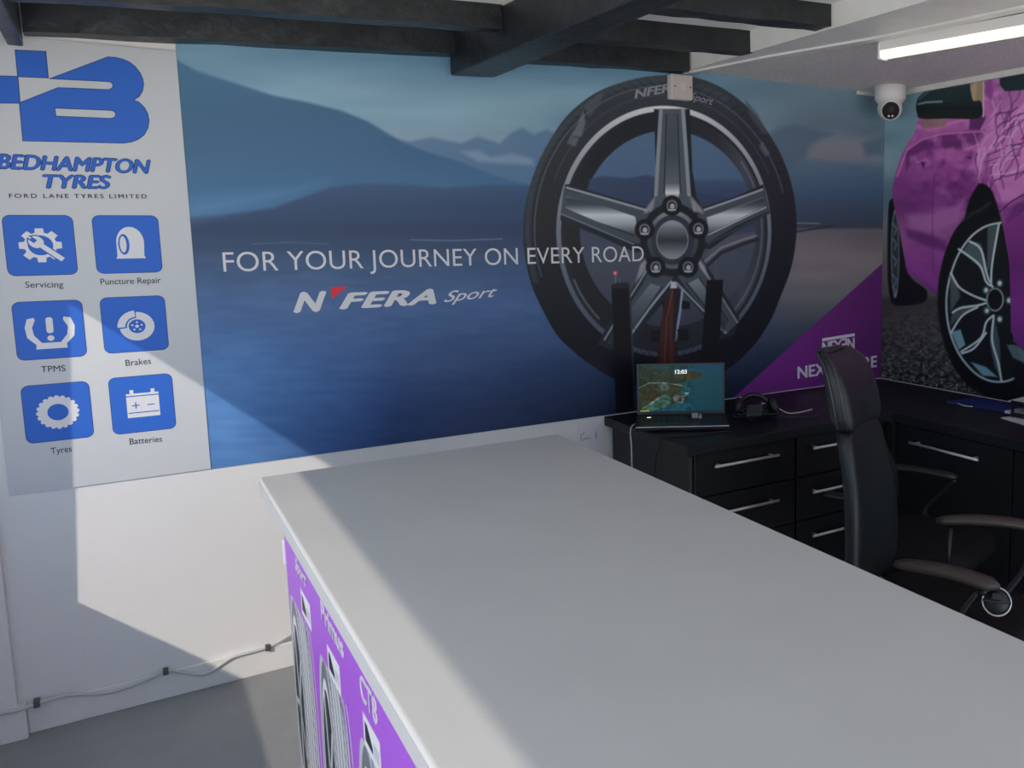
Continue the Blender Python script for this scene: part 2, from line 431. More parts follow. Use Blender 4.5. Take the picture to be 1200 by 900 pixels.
# ================================================================== SERVICES SIGN (left part of the rear wall)
sign = empty('services_sign', (-3.43, -0.002, 0.768), 'pale grey sign board with blue logo and six blue service icons', 'sign')
bm = nb(); box(bm, -3.70, -3.163, -0.006, 0.0, 0.768, 2.14); obj('board', bm, M['sign'], sign)
E0 = 0.0062
T3 = lambda l: [b_(x/3, y/3) for x, y in l]
big_b = T3([(180, 277), (380, 202), (408, 204), (432, 210), (455, 220), (474, 235), (490, 255), (500, 275), (504, 297), (500, 320), (488, 340), (468, 352),
            (488, 361), (506, 378), (518, 400), (523, 425), (519, 450), (506, 474), (486, 490), (462, 499), (432, 503), (82, 495), (70, 363), (205, 310), (380, 317), (391, 314), (397, 308),
            (398, 300), (395, 293), (389, 289), (378, 287)])
slot = T3([(192, 380), (390, 388), (400, 391), (407, 398), (408, 405), (404, 413), (396, 417), (388, 418), (196, 410)])
sq1 = T3([(55, 178), (160, 183), (169, 274), (64, 270)]); sq2 = T3([(-34, 268), (62, 271), (70, 363), (-26, 362)])
for lp in ([big_b, slot], [sq1], [sq2]):
    lo = flat('logo_outline', lp, plane_back, E0, M['navy'], sign, offset=0.0018, thick=0.0004)
    flat('logo', lp, plane_back, E0+0.0006, M['blue'], lo, thick=0.0004)
def wtext(s, a, b, hpx, m, parent, e=E0, name='lettering', **k):
    p0, p1 = b_(*a), b_(*b)
    h = abs(b_(a[0], a[1]-hpx)[1]-p0[1])
    return text(name, s, plane_back, p0, p1, h, e, m, parent, **k)
wtext('BEDHAMPTON', (-4, 197.5), (178, 203.5), 18, M['navy'], sign, shear=0.25, bold=0.055, space=0.98, thick=0.0004)
wtext('BEDHAMPTON', (-3, 197), (177, 203), 17, M['blue'], sign, e=E0+0.0006, shear=0.25, bold=0.03, space=1.02, thick=0.0004)
wtext('TYRES', (51, 220.5), (132, 221), 16.5, M['navy'], sign, shear=0.25, bold=0.055, space=0.98, thick=0.0004)
wtext('TYRES', (52, 220), (131, 220.5), 15.5, M['blue'], sign, e=E0+0.0006, shear=0.25, bold=0.03, space=1.02, thick=0.0004)
wtext('FORD LANE TYRES LIMITED', (11, 232), (172, 232.5), 5.2, M['ink'], sign, bold=0.012, space=1.35)

def rrect(x0, x1, z0, z1, r, n=6):
    out = []
    for cx, cz, a0 in ((x1-r, z1-r, 0), (x0+r, z1-r, 90), (x0+r, z0+r, 180), (x1-r, z0+r, 270)):
        for k in range(n+1):
            a = math.radians(a0+90*k/n); out.append((cx+r*math.cos(a), cz+r*math.sin(a)))
    return out
def circ(cx, cy, r, n=32, ry=None, a0=0, a1=360):
    full = abs(a1-a0) >= 360
    k = n if full else n+1
    return [(cx+r*math.cos(math.radians(a0+(a1-a0)*i/n)), cy+(ry or r)*math.sin(math.radians(a0+(a1-a0)*i/n))) for i in range(k)]
def gear(n, r0, r1):
    out = []
    for i in range(n):
        for f, r in ((-0.36, r0), (-0.24, r1), (0.24, r1), (0.36, r0)):
            a = 2*PI*(i+f)/n; out.append((r*math.cos(a), r*math.sin(a)))
    return out
def rot(l, a, dx=0, dy=0):
    c, s = math.cos(a), math.sin(a); return [(x*c-y*s+dx, x*s+y*c+dy) for x, y in l]
def wrench():
    l = [(-0.10, -0.80), (0.10, -0.80), (0.10, 0.02)]
    l += [(0.25*math.cos(math.radians(a)), 0.22+0.25*math.sin(math.radians(a))) for a in range(-50, 71, 20)]
    l += [(0.09, 0.24), (-0.09, 0.24)]
    l += [(0.25*math.cos(math.radians(a)), 0.22+0.25*math.sin(math.radians(a))) for a in range(110, 231, 20)] + [(-0.10, 0.02)]
    return l
def knob_ring(n, r0, r1):
    return gear(n, r0, r1)
PICT = {
 'gear': ([[gear(8, 0.47, 0.62), circ(0, 0, 0.36)]], [rot([(p*0.82, q*0.95) for p, q in wrench()], math.radians(48), 0.04, -0.02)]),
 'tyre': ([[circ(0.08, 0.06, 0.42, 24, 0.58, 0, 180)+[(-0.34, -0.42), (-0.38, -0.52), (0.52, -0.52), (0.47, -0.42)], circ(-0.12, 0.0, 0.17, 24, 0.38)]], [circ(-0.14, 0.0, 0.10, 20, 0.30)]),
 'tpms': ([[[(-0.62, 0.42), (-0.70, 0.12), (-0.66, -0.25), (-0.42, -0.52), (-0.44, -0.68), (0.46, -0.68), (0.44, -0.52), (0.68, -0.25), (0.72, 0.12), (0.62, 0.42), (0.42, 0.46), (0.40, 0.36), (0.52, 0.10), (0.48, -0.18), (0.28, -0.46), (-0.26, -0.46), (-0.46, -0.18), (-0.50, 0.10), (-0.40, 0.36), (-0.42, 0.46)]]], [rrect(-0.10, 0.10, -0.12, 0.46, 0.09), circ(0, -0.30, 0.10)]),
 'brake': ([[circ(0.06, -0.08, 0.54), circ(0.06, -0.08, 0.26)]], [circ(0.06, -0.08, 0.60, 20, None, 95, 182)+circ(0.06, -0.08, 0.36, 20, None, 182, 95)] + [circ(0.06+0.15*math.cos(a), -0.08+0.15*math.sin(a), 0.035, 10) for a in [k*2*PI/5+0.3 for k in range(5)]] + [circ(0.06, -0.08, 0.06, 12)]),
 'ring': ([[gear(20, 0.58, 0.63), circ(0, 0, 0.31)]], []),
 'battery': ([[[(-0.50, 0.30), (-0.50, -0.50), (0.52, -0.50), (0.52, 0.30)], [(-0.34, -0.02), (-0.34, -0.06), (-0.24, -0.06), (-0.24, -0.16), (-0.20, -0.16), (-0.20, -0.06), (-0.10, -0.06), (-0.10, -0.02), (-0.20, -0.02), (-0.20, 0.08), (-0.24, 0.08), (-0.24, -0.02)],
               [(0.14, -0.03), (0.14, -0.07), (0.36, -0.07), (0.36, -0.03)], [(-0.47, -0.30), (0.49, -0.30), (0.49, -0.34), (-0.47, -0.34)]]], [[(-0.50, 0.34), (0.52, 0.34), (0.52, 0.42), (0.40, 0.42), (0.40, 0.56), (0.28, 0.56), (0.28, 0.42), (-0.26, 0.42), (-0.26, 0.56), (-0.38, 0.56), (-0.38, 0.42), (-0.50, 0.42)]]),
}
tiles = [('gear', [(3, 252), (86, 252), (91, 322), (8, 323.5)], 'Servicing', (30, 337), (74.5, 336.5)),
         ('tyre', [(107.5, 252.7), (185, 252), (190.7, 319), (113, 321)], 'Puncture Repair', (118, 333.5), (188.5, 331.5)),
         ('tpms', [(13.5, 354.7), (97, 350), (101.6, 417.7), (20, 422.5)], 'TPMS', (48.5, 436), (77, 434.5)),
         ('brake', [(117, 349), (192.5, 345.5), (198.4, 409), (122, 415)], 'Brakes', (147.5, 428.5), (177, 426)),
         ('ring', [(24.6, 452), (105, 446), (110, 512), (30, 519.7)], 'Tyres', (60, 531.5), (84.5, 528.5)),
         ('battery', [(126.5, 441.6), (201.7, 438), (206.5, 503), (132, 508)], 'Batteries', (152, 520.5), (190, 517))]
for k, c, cap, a, b in tiles:
    P = np.array([b_(*p) for p in c]); x0, x1 = P[[0, 3], 0].mean(), P[[1, 2], 0].mean(); z1, z0 = P[[0, 1], 1].mean(), P[[2, 3], 1].mean()
    edge = flat('icon_tile', [rrect(x0, x1, z0, z1, 0.02)], plane_back, E0, M['navy'], sign, thick=0.0003)
    flat('tile_face', [rrect(x0+0.0015, x1-0.0015, z0+0.0015, z1-0.0015, 0.0185)], plane_back, E0+0.0004, M['blue'], edge, thick=0.0003)
    mx, mz, hs = (x0+x1)/2, (z0+z1)/2, (x1-x0)/2
    sc = lambda l: [(mx+p*hs, mz+q*hs*0.98) for p, q in l]
    holes, extra = PICT[k]
    for g in holes: flat('pictogram', [sc(l) for l in g], plane_back, E0+0.0009, M['pict'], edge, thick=0.0003)
    for l in extra: flat('pictogram', [sc(l)], plane_back, E0+0.0017 if (k == 'gear' or (k == 'brake' and l is extra[0])) else E0+0.0009, M['pict'], edge, thick=0.0003)
    if k == 'brake':
        flat('pictogram_outline', [sc(circ(0.06, -0.08, 0.66, 20, None, 91, 188)+circ(0.06, -0.08, 0.31, 20, None, 188, 91))], plane_back, E0+0.0013, M['blue'], edge, thick=0.0002)
    if k == 'gear':
        flat('pictogram_outline', [sc(extra[0])], plane_back, E0+0.0013, M['blue'], edge, offset=0.0035, thick=0.0002)
    wtext(cap, a, b, 7.5, M['ink'], sign, name='caption', bold=0.003)

# ================================================================== TYRE MURAL
mural = empty('tyre_mural', (-1.58, 0.0, 0.766), 'wide blue lake picture with a giant alloy wheel and tyre across the rear wall', 'mural')
A = Art(plane_back, -3.163, -0.001, 0.766, 2.30, 0.003)
U, V = A.U, A.V
A.c = ramp(V, [50, 90, 130, 180, 215, 262, 280, 300, 350, 400, 460, 520, 560],
           [(84, 120, 142), (92, 126, 147), (108, 140, 156), (106, 130, 150), (70, 96, 124), (46, 62, 90), (42, 58, 84), (50, 70, 98), (60, 86, 124), (56, 82, 122), (42, 66, 108), (34, 54, 94), (32, 50, 88)])
n1, n2, n3 = A.noise((170, 36), 1), A.noise((60, 12), 2), A.noise((24, 5), 4)
A.c += ((n1-0.5)*22+(n2-0.5)*9)[:, None]*np.array([1.0, 0.95, 0.85])*np.where(V < 225, 1, 0.45)[:, None]
A.c += ((n3-0.5)*7)[:, None]*np.where(V > 300, 1, 0.3)[:, None]
# right side of the picture: cloudier sky, grey beach
rt = np.clip((U-780)/160, 0, 1)[:, None]
A.c = A.c*(1-rt)+rt*(ramp(V, [85, 120, 150, 175, 200, 225, 255, 266, 270, 300, 340, 400, 470],
      [(104, 126, 136), (98, 120, 132), (92, 112, 124), (108, 114, 122), (82, 102, 120), (60, 84, 108), (52, 64, 82), (60, 66, 78), (100, 98, 104), (116, 108, 112), (96, 96, 100), (60, 68, 78), (30, 40, 54)])
      + ((n1-0.5)*16+(n2-0.5)*9)[:, None])
# darker lower right of the water
dk = (np.clip((U-420)/360, 0, 1)*np.clip((V-360)/120, 0, 1))[:, None]
A.c = A.c*(1-dk)+dk*np.array([20, 30, 50])
lb = (np.clip((470-U)/200, 0, 1)*np.clip((V-360)/70, 0, 1))[:, None]
A.c = A.c*(1-lb)+lb*(np.array([72, 110, 158])+((n3-0.5)*8+(n2-0.5)*8)[:, None])
# sky streaks
A.poly([(210, 62), (300, 90), (400, 118), (470, 140), (540, 150), (600, 152), (640, 150), (640, 110), (500, 95), (380, 82), (260, 66)], (128, 156, 170), 40, 0.45)
A.poly([(430, 150), (520, 156), (600, 160), (612, 175), (520, 178), (470, 172)], (140, 150, 160), 22, 0.35)
# far ridge, big left mountain, dark hills
A.poly([(440, 158), (480, 166), (505, 161), (540, 168), (560, 160), (585, 168), (600, 155), (612, 150), (625, 158), (640, 152), (660, 160), (660, 225), (500, 225)], (72, 100, 130), 5, 0.8)
A.poly([(540, 178), (560, 176), (575, 184), (600, 180), (625, 186), (625, 194), (560, 190)], (136, 152, 166), 6, 0.45)
mtn = lambda u, v: ramp(v, [75, 130, 180, 230], [(58, 94, 122), (49, 82, 110), (50, 83, 114), (57, 94, 128)])
A.poly([(206, 70), (232, 84), (270, 96), (320, 112), (360, 120), (400, 130), (430, 142), (470, 166), (500, 178), (540, 190), (580, 206), (620, 217), (640, 222), (640, 260), (200, 260)], mtn, 4, 0.9)
hill = lambda u, v: ramp(v, [212, 240, 270, 290], [(52, 74, 104), (44, 62, 90), (40, 56, 82), (48, 66, 94)])
A.poly([(200, 256), (260, 252), (320, 244), (352, 232), (384, 220), (420, 215), (470, 216), (520, 220), (580, 216), (640, 218), (700, 222), (700, 286), (200, 286)], hill, 5, 0.9)
A.poly([(214, 235), (330, 222), (380, 214), (300, 240), (216, 262)], (88, 130, 164), 20, 0.35)
A.line([(295, 286), (340, 284), (385, 286)], 0.8, (110, 128, 150), 1.5, 0.45); A.line([(480, 281), (530, 282), (588, 280)], 0.9, (140, 158, 180), 1.5, 0.55)
# right of the tyre: cloud, lake edge and pier
A.poly([(895, 160), (912, 150), (930, 147), (950, 150), (975, 157), (960, 164), (945, 182), (930, 200), (905, 205)], (64, 86, 104), 8, 0.7)
A.poly([(944, 180), (950, 168), (1000, 166), (1030, 172), (1030, 188), (960, 186)], (110, 112, 120), 8, 0.6)
A.poly([(1010, 168), (1040, 158), (1040, 182), (1014, 182)], (62, 88, 104), 8, 0.7)
A.poly([(905, 195), (940, 186), (975, 190), (1036, 196), (1036, 262), (905, 262)], lambda u, v: ramp(v, [190, 225, 262], [(76, 98, 116), (60, 82, 104), (52, 64, 78)]), 5, 0.75)
A.line([(920, 262), (950, 266), (975, 264)], 2.2, (58, 60, 70), 1.5, 0.9); A.line([(880, 276), (930, 272), (975, 265)], 2.5, (40, 46, 56), 1.5, 0.9)
A.line([(920, 261), (960, 262)], 1.2, (128, 134, 140), 1.5, 0.8)
# ---- the wheel
tyre = spline([(613, 272), (615, 244), (624, 208), (640, 172), (664, 136), (696, 110), (728, 97), (766, 89), (806, 89.5), (840, 100), (872, 122), (896, 150), (916, 184), (928, 220), (933, 256), (932, 284), (926, 316), (914, 348), (902, 376), (880, 408), (840, 440), (780, 456), (725, 446), (690, 426), (672, 412), (652, 392), (634, 360), (622, 332), (615, 300)], 5, True)
inside_bg = A.c.copy()
A.poly(tyre, lambda u, v: ramp(v, [88, 140, 220, 320, 400, 460], [(52, 60, 66), (42, 47, 53), (34, 37, 42), (23, 27, 33), (15, 19, 27), (15, 20, 32)]), 1.4)
cxr, cyr = 777.5, 271.0
# tread blocks at the outer left and right edges
for k in range(60):
    a = math.radians(92+k*4.0)
    x0, y0 = 773+159*math.cos(a), 270-180*math.sin(a)
    x1, y1 = 774+150*math.cos(a-0.05), 270-170*math.sin(a-0.05)
    if y0 < 385: A.line([(x0, y0), (x1, y1)], 1.2, (20, 26, 34), 1.2, 0.6)
for k in range(24):
    a = math.radians(86-k*4.0)
    x0, y0 = 772+159*math.cos(a), 271-181*math.sin(a)
    x1, y1 = 771+150*math.cos(a+0.04), 271-170*math.sin(a+0.04)
    A.line([(x0, y0), (x1, y1)], 1.2, (20, 24, 30), 1.2, 0.6)
ring = lambda a, b, cx=cxr, cy=cyr, a0=0, a1=360: [(cx+a*math.cos(math.radians(t)), cy-b*math.sin(math.radians(t))) for t in np.arange(a0, a1+1, 4)]
A.line(ring(155, 176, 773, 269, 60, 200), 7, (66, 76, 86), 4, 0.45)
A.line(ring(148, 168, 774, 269, 15, 200), 1.6, (92, 102, 112), 1.5, 0.6)
A.line(ring(137, 159, 776, 271, 25, 160), 1.2, (70, 78, 88), 1.5, 0.6)
A.poly([(677, 144), (683, 130), (686, 143), (681, 160), (668, 160)], (104, 112, 120), 3, 0.7)
A.poly([(668, 160), (678, 162), (674, 172), (664, 168)], (92, 100, 108), 3, 0.7)
A.poly([(684, 124), (706, 106), (704, 120), (690, 138)], (72, 80, 88), 3, 0.7)
A.poly([(872, 116), (888, 134), (900, 158), (893, 156), (878, 136)], (66, 74, 82), 3, 0.7)
A.poly([(893, 166), (902, 180), (897, 184), (889, 172)], (98, 106, 114), 3, 0.6)
# rim flange and barrel
A.ell(cxr, cyr, 126, 147, lambda u, v: ramp(v, [124, 160, 230, 300, 360, 420], [(190, 194, 198), (150, 156, 162), (112, 118, 126), (88, 96, 106), (76, 84, 96), (60, 68, 80)]), 1.4)
A.ell(cxr+0.6, cyr+0.5, 121, 141, (30, 35, 41), 1.5)
A.ell(cxr+1, cyr, 118, 137, lambda u, v: ramp(u, [660, 700, 780, 840, 870, 896], [(28, 32, 37), (26, 29, 33), (30, 34, 39), (40, 45, 52), (62, 68, 78), (46, 52, 60)]), 2)
A.line(ring(114, 132, cxr+1, cyr, -58, 40), 2.0, (112, 120, 130), 2, 0.6); A.line(ring(116, 135, cxr, cyr, 205, 232), 2.2, (120, 128, 138), 2, 0.6)
# view through the wheel
op = (782, 268, 103, 115)
du, dv = (U-op[0])/op[2], (V-op[1])/op[3]
m = np.clip(0.5+(1-np.sqrt(du*du+dv*dv))*70, 0, 1)[:, None]
thru = ramp(V, [150, 180, 208, 214, 240, 262, 275, 300, 340, 400], [(74, 98, 122), (70, 94, 120), (66, 90, 118), (54, 72, 98), (44, 58, 84), (46, 58, 82), (58, 66, 84), (64, 70, 84), (60, 66, 78), (44, 50, 62)])
lf = np.clip((800-U)/60, 0, 1)[:, None]
thru = thru+(1-lf)*np.array([2, 3, 2])*1.0
A.c = A.c*(1-m)+m*thru
A.poly([(690, 210), (705, 206), (735, 209), (757, 205), (770, 208), (770, 262), (684, 262)], (46, 60, 84), 3, 0.8)
A.poly([(806, 224), (830, 228), (852, 232), (880, 228), (880, 250), (806, 250)], (46, 60, 80), 4, 0.6)
A.poly([(830, 290), (850, 278), (884, 272), (884, 286), (850, 292), (826, 318)], (84, 84, 92), 4, 0.7)
A.line([(828, 312), (845, 296), (870, 286), (886, 281)], 4, (30, 34, 42), 2, 0.9); A.line([(826, 306), (845, 290), (870, 281), (886, 276)], 2, (150, 152, 158), 2, 0.6)
# spokes
hub = (788, 283)
def spoke(outer, inner, recess, light, mid, side):
    A.poly(outer, side, 1.5)
    A.poly(inner, mid, 1.5)
    for e in light: A.line(e[0], e[1], e[2], 1.3, 0.9)
    A.poly(recess[0], recess[1], 1.4)
g = lambda xs, cs, ax='u': (lambda u, v: ramp(u if ax == 'u' else v, xs, cs))
spoke([(766, 128), (808, 128), (811, 200), (816, 232), (828, 252), (750, 252), (764, 232), (768, 200)], [(772, 128), (802, 128), (806, 225), (815, 245), (812, 262), (766, 262), (764, 242), (769, 225)],
      ([(782, 134), (792, 134), (796, 226), (793, 240), (783, 240), (779, 226)], g([134, 180, 215, 226, 240], [(66, 76, 84), (60, 70, 78), (84, 92, 100), (190, 194, 198), (30, 34, 40)], 'v')),
      [([(774, 130), (771.5, 170), (768, 228)], 4.5, (126, 134, 142)), ([(800, 130), (803, 170), (807, 228)], 4.5, (132, 140, 148)), ([(780.5, 134), (778, 226)], 1.2, (22, 26, 32)), ([(793.5, 134), (797, 226)], 1.2, (22, 26, 32))], (70, 78, 86), (28, 33, 39))
spoke([(662, 216), (668, 216), (700, 226), (758, 243), (778, 262), (770, 292), (744, 296), (700, 276), (656, 258)], [(660, 222), (700, 231), (758, 247), (770, 262), (762, 286), (744, 285), (700, 268), (657, 250)],
      ([(664, 231), (700, 239), (744, 254), (748, 276), (700, 260), (662, 244)], g([231, 240, 252, 262, 276], [(44, 52, 60), (58, 66, 74), (176, 182, 188), (140, 148, 154), (56, 62, 70)], 'v')),
      [([(664, 220), (700, 230), (756, 246)], 2.5, (146, 152, 158)), ([(664, 231), (742, 254)], 1.2, (150, 156, 162)), ([(662, 244), (742, 276)], 1.3, (24, 28, 34)), ([(658, 251), (742, 286)], 1.6, (110, 118, 126))], (60, 68, 76), (30, 35, 42))
spoke([(894, 216), (902, 250), (860, 272), (832, 292), (806, 290), (800, 262), (820, 244), (860, 231)], [(894, 221), (901, 247), (860, 266), (830, 284), (812, 284), (806, 262), (822, 247), (860, 235)],
      ([(894, 232), (896, 242), (830, 274), (828, 255), (860, 244)], g([232, 240, 252, 262, 276], [(40, 48, 56), (64, 72, 80), (176, 182, 188), (140, 148, 154), (56, 62, 70)], 'v')),
      [([(893, 222), (860, 234), (825, 246)], 2.5, (150, 156, 162)), ([(894, 232), (828, 255)], 1.2, (120, 128, 136)), ([(897, 243), (830, 275)], 1.3, (180, 184, 188)), ([(901, 249), (829, 286)], 1.6, (60, 66, 74))], (62, 70, 78), (30, 35, 42))
spoke([(757, 302), (798, 316), (790, 340), (762, 372), (742, 400), (730, 414), (700, 404), (712, 380), (740, 340)], [(764, 308), (792, 318), (784, 334), (755, 372), (733, 404), (712, 402), (730, 368), (752, 334)],
      ([(762, 332), (774, 336), (742, 384), (724, 406), (712, 400), (728, 376)], g([332, 350, 370, 400], [(104, 112, 120), (84, 92, 100), (66, 74, 82), (38, 44, 52)], 'v')),
      [([(762, 310), (738, 348), (708, 398)], 2.2, (124, 132, 140)), ([(786, 330), (760, 362), (736, 396)], 2.4, (142, 150, 156)), ([(776, 336), (742, 384)], 1.3, (28, 33, 40))], (62, 70, 78), (32, 37, 44))
spoke([(786, 318), (820, 300), (836, 324), (866, 372), (860, 392), (846, 398), (826, 372), (800, 342)], [(792, 322), (818, 306), (832, 328), (864, 378), (850, 392), (828, 366), (802, 336)],
      ([(806, 332), (818, 326), (852, 376), (848, 386), (832, 364)], g([326, 345, 365, 390], [(120, 128, 134), (88, 96, 104), (60, 68, 76), (36, 42, 50)], 'v')),
      [([(793, 332), (824, 364), (850, 390)], 2.4, (132, 140, 148)), ([(819, 308), (840, 340), (864, 378)], 2.0, (116, 124, 132)), ([(804, 332), (848, 388)], 1.2, (24, 28, 34)), ([(819, 326), (853, 376)], 1.2, (24, 28, 34))], (62, 70, 78), (32, 37, 44))
A.poly([(786, 330), (792, 330), (793, 338), (785, 338)], (170, 172, 176), 1.5)
# light curved gussets next to the hub
for P in ([(757, 243), (768, 228), (764, 248), (754, 250)], [(808, 228), (822, 244), (824, 250), (812, 248)], [(750, 310), (760, 300), (756, 318), (744, 332)], [(818, 300), (826, 312), (830, 326), (820, 314)]):
    A.poly(P, (150, 152, 154), 3, 0.75)
# hub with cap and five nuts
A.ell(788, 281, 38, 43, (26, 30, 36), 2)
A.ell(788, 281, 30, 34, g([250, 270, 300, 316], [(120, 126, 132), (66, 74, 82), (50, 58, 66), (90, 98, 106)], 'v'), 2)
A.ell(788, 281, 25, 29, (44, 50, 58), 1.5)
A.ell(787.5, 281, 18, 22, g([258, 268, 282, 296, 304], [(150, 156, 158), (96, 106, 110), (44, 50, 56), (104, 112, 116), (130, 136, 140)], 'v'), 1.5)
A.ell(787.5, 281, 19, 23, (150, 156, 160), 1.2, 0.6, inner=(17.6, 21.6))
for x, y in ((787, 241), (755, 269), (818, 268), (768, 313), (806, 313)):
    A.ell(x, y, 11.5, 12, (18, 21, 26), 2)
    A.ell(x, y, 6.5, 7, (92, 98, 104), 1.2, inner=(4.2, 4.6)); A.ell(x+0.4, y+0.6, 2.8, 3.2, (150, 154, 158), 1.2)
    A.line([(x-4, y+5), (x+4, y+5)], 1.6, (200, 204, 208), 1.4, 0.7)
# bridge with red road in front of the wheel
A.poly([(786, 338), (795, 338), (800, 346), (795, 370), (792, 392), (796, 440), (768, 440), (772, 392), (777, 358)], lambda u, v: ramp(u, [768, 776, 782, 786, 792], [(38, 20, 20), (60, 30, 28), (52, 27, 27), (66, 40, 36), (36, 24, 28)]), 1.5)
A.line([(788, 340), (781, 372), (778, 430)], 1.2, (120, 84, 70), 1.2, 0.6)
A.line([(799, 341), (797, 362), (791, 398)], 3.0, (130, 150, 176), 1.5, 0.9); A.line([(796, 341), (791, 372), (790, 398)], 3, (24, 28, 36), 1.5, 0.9)
for P in ([(763, 388), (773, 386), (772, 401), (763, 400)], [(793, 386), (806, 386), (807, 398), (796, 400)], [(799, 352), (808, 354), (808, 362), (798, 362)], [(775, 354), (779, 352), (777, 362)]):
    A.poly(P, (18, 20, 26), 1.2)
for k in range(6):
    A.line([(742+k*1, 384+k*9), (766, 412+k*8)], 0.9, (26, 30, 40), 1.1, 0.8); A.line([(822-k*1, 380+k*9), (798, 410+k*8)], 0.9, (26, 30, 40), 1.1, 0.8)
A.poly([(716, 334), (737, 333), (745, 492), (722, 492)], (15, 16, 22), 1.2); A.poly([(736, 334), (738, 333), (746, 490), (743, 490)], (44, 50, 60), 1, 0.8)
A.poly([(828, 328), (847, 328), (838, 480), (816, 480)], (13, 15, 20), 1.2); A.poly([(716, 338), (720, 331), (736, 331), (737, 338)], (34, 34, 40), 1.2)
A.line([(721, 321), (721, 332)], 1, (130, 120, 130), 1, 0.8); A.line([(726, 325), (726, 332)], 1, (90, 90, 100), 1, 0.8)
A.line([(839, 304), (838, 327)], 0.8, (90, 84, 84), 1, 0.8)
A.ell(720.5, 320, 3.2, 3.2, (200, 60, 90), 3, 0.7); A.ell(720.5, 320, 1.3, 1.3, (255, 150, 160), 1)
# purple corner
A.poly([(1042, 301), (858, 467), (1042, 442)], lambda u, v: ramp(u, [860, 940, 980, 1035], [(100, 40, 116), (100, 37, 114), (90, 36, 100), (80, 34, 92)]), 1.2)
A.line([(1033.4, 420), (1037, 250), (1039, 120)], 1.3, (150, 165, 175), 1, 0.5)
GAIN = 1.75
A.build('picture', art_mat('mural_print', 0.45, 0.3), mural, 0.003, GAIN)
EM = 0.0034
wtext('FOR YOUR JOURNEY ON EVERY ROAD', (262, 318.5), (754, 306), 24.5, M['silver'], mural, e=EM, bold=-0.003, space=1.02)
wtext('N', (343.5, 366), (384, 363.5), 24, M['silver'], mural, e=EM, shear=0.35, bold=0.05)
wtext('FERA', (397, 362), (511, 355.5), 19, M['silver'], mural, e=EM, shear=0.35, bold=0.045, space=1.08)
wtext('Sport', (520, 354), (583, 347), 13, M['silver'], mural, e=EM, shear=0.55, bold=0.006)
flat('lettering_accent', [[b_(387, 336.5), b_(407, 335.5), b_(389, 350)]], plane_back, EM, M['red'], mural)
M['sidewall'] = mat('tyre_lettering', rgb(150, 154, 160), 0.5)
wtext('NFERA', (743, 115.5), (797, 105), 10, M['sidewall'], mural, e=EM, shear=0.3, bold=0.04)
wtext('Sport', (808, 116), (835, 123.5), 9, M['sidewall'], mural, e=EM, shear=0.4, bold=0.01)
wtext('NEXEN TYRE', (934, 443.5), (1027, 429.5), 14.5, M['brandwhite'], mural, e=EM, bold=0.03)
wtext('NEX\u018eN', (963, 414), (1001, 408), 13.5, M['brandwhite'], mural, e=EM, bold=0.03, space=0.9)
flat('lettering_bar', [[b_(963, 396.5), b_(1001, 390.5), b_(1001, 393.8), b_(963, 400)]], plane_back, EM, M['brandwhite'], mural)
flat('lettering_bar', [[b_(963, 415.5), b_(1001, 409.8), b_(1001, 413), b_(963, 419)]], plane_back, EM, M['brandwhite'], mural)

# ================================================================== CAR MURAL
carm = empty('car_mural', (0.0, -1.2, 0.766), 'tall photo print of a purple car with silver wheels on the right wall', 'mural')
C = Art(plane_right, 0.004, 2.5, 0.766, 2.236, 0.0032)
U, V = C.U, C.V
n1, n2, n3, n4 = C.noise((3.0, 2.2), 5), C.noise((7, 4), 6), C.noise((1.7, 1.3), 8), C.noise((26, 18), 9)
C.c = ramp(V, [80, 140, 190, 230, 262, 300, 345, 352, 380, 410, 440, 470], [(112, 140, 150), (104, 136, 148), (112, 138, 148), (84, 108, 124), (96, 104, 112), (92, 92, 96), (82, 80, 80), (58, 56, 56), (64, 63, 63), (58, 58, 57), (54, 54, 53), (52, 52, 51)])
gr = np.clip((V-352)/90, 0, 1)
C.c += ((n1-0.5)*90*gr+(n2-0.5)*20*gr+np.where(n3 > 0.80, 60, 0)*gr*gr)[:, None]
C.c += ((n4-0.5)*18*np.clip((300-V)/60, 0, 1))[:, None]
# rear wheel
C.poly(spline([(1043, 236), (1041, 262), (1040.5, 310), (1042, 340), (1047, 356), (1060, 358), (1083, 354), (1086, 340), (1066, 322), (1057, 280), (1050, 238)], 5, True), (15, 17, 20), 2)
C.ell(1049.5, 297, 5.0, 52, (96, 112, 120), 2); C.ell(1049.5, 297, 3.6, 46, (40, 48, 54), 2)
for y in (262, 280, 300, 322, 336): C.line([(1047, y), (1051, y+6), (1049, y+12)], 1.6, (120, 136, 142), 2.5, 0.7)
# body
body = [(1047, 236), (1046, 222), (1050, 203), (1056, 184), (1064, 168), (1072, 156), (1076, 140), (1080, 132), (1150, 130), (1154, 90), (1175, 60), (1500, -300), (4000, -2500), (4000, 3000), (2200, 800), (1500, 520), (1300, 452), (1216, 418), (1190, 404), (1183, 372), (1176, 262), (1160, 222), (1140, 235), (1118, 290), (1102, 338), (1100, 347), (1080, 332), (1064, 320), (1058, 290), (1053, 262)]
C.poly(body, lambda u, v: ramp(v, [80, 130, 170, 200, 240, 270, 300, 345, 430], [(158, 100, 158), (168, 100, 160), (148, 78, 146), (132, 66, 132), (104, 48, 110), (132, 78, 134), (130, 64, 136), (96, 38, 106), (90, 38, 102)]), 1.6)
nb1, nb2 = C.noise((16, 9), 11), C.noise((7, 5), 12)
_sh = ((nb1-0.5)*46+(nb2-0.5)*26)*np.clip((U-1050)/60, 0.25, 1)*np.clip((345-V)/120, 0.15, 1)
_pm = (C.c[:, 0]-C.c[:, 1] > 30)
C.c = np.clip(C.c+(_sh*_pm)[:, None]*np.array([1.0, 0.8, 0.95]), 0, 255)
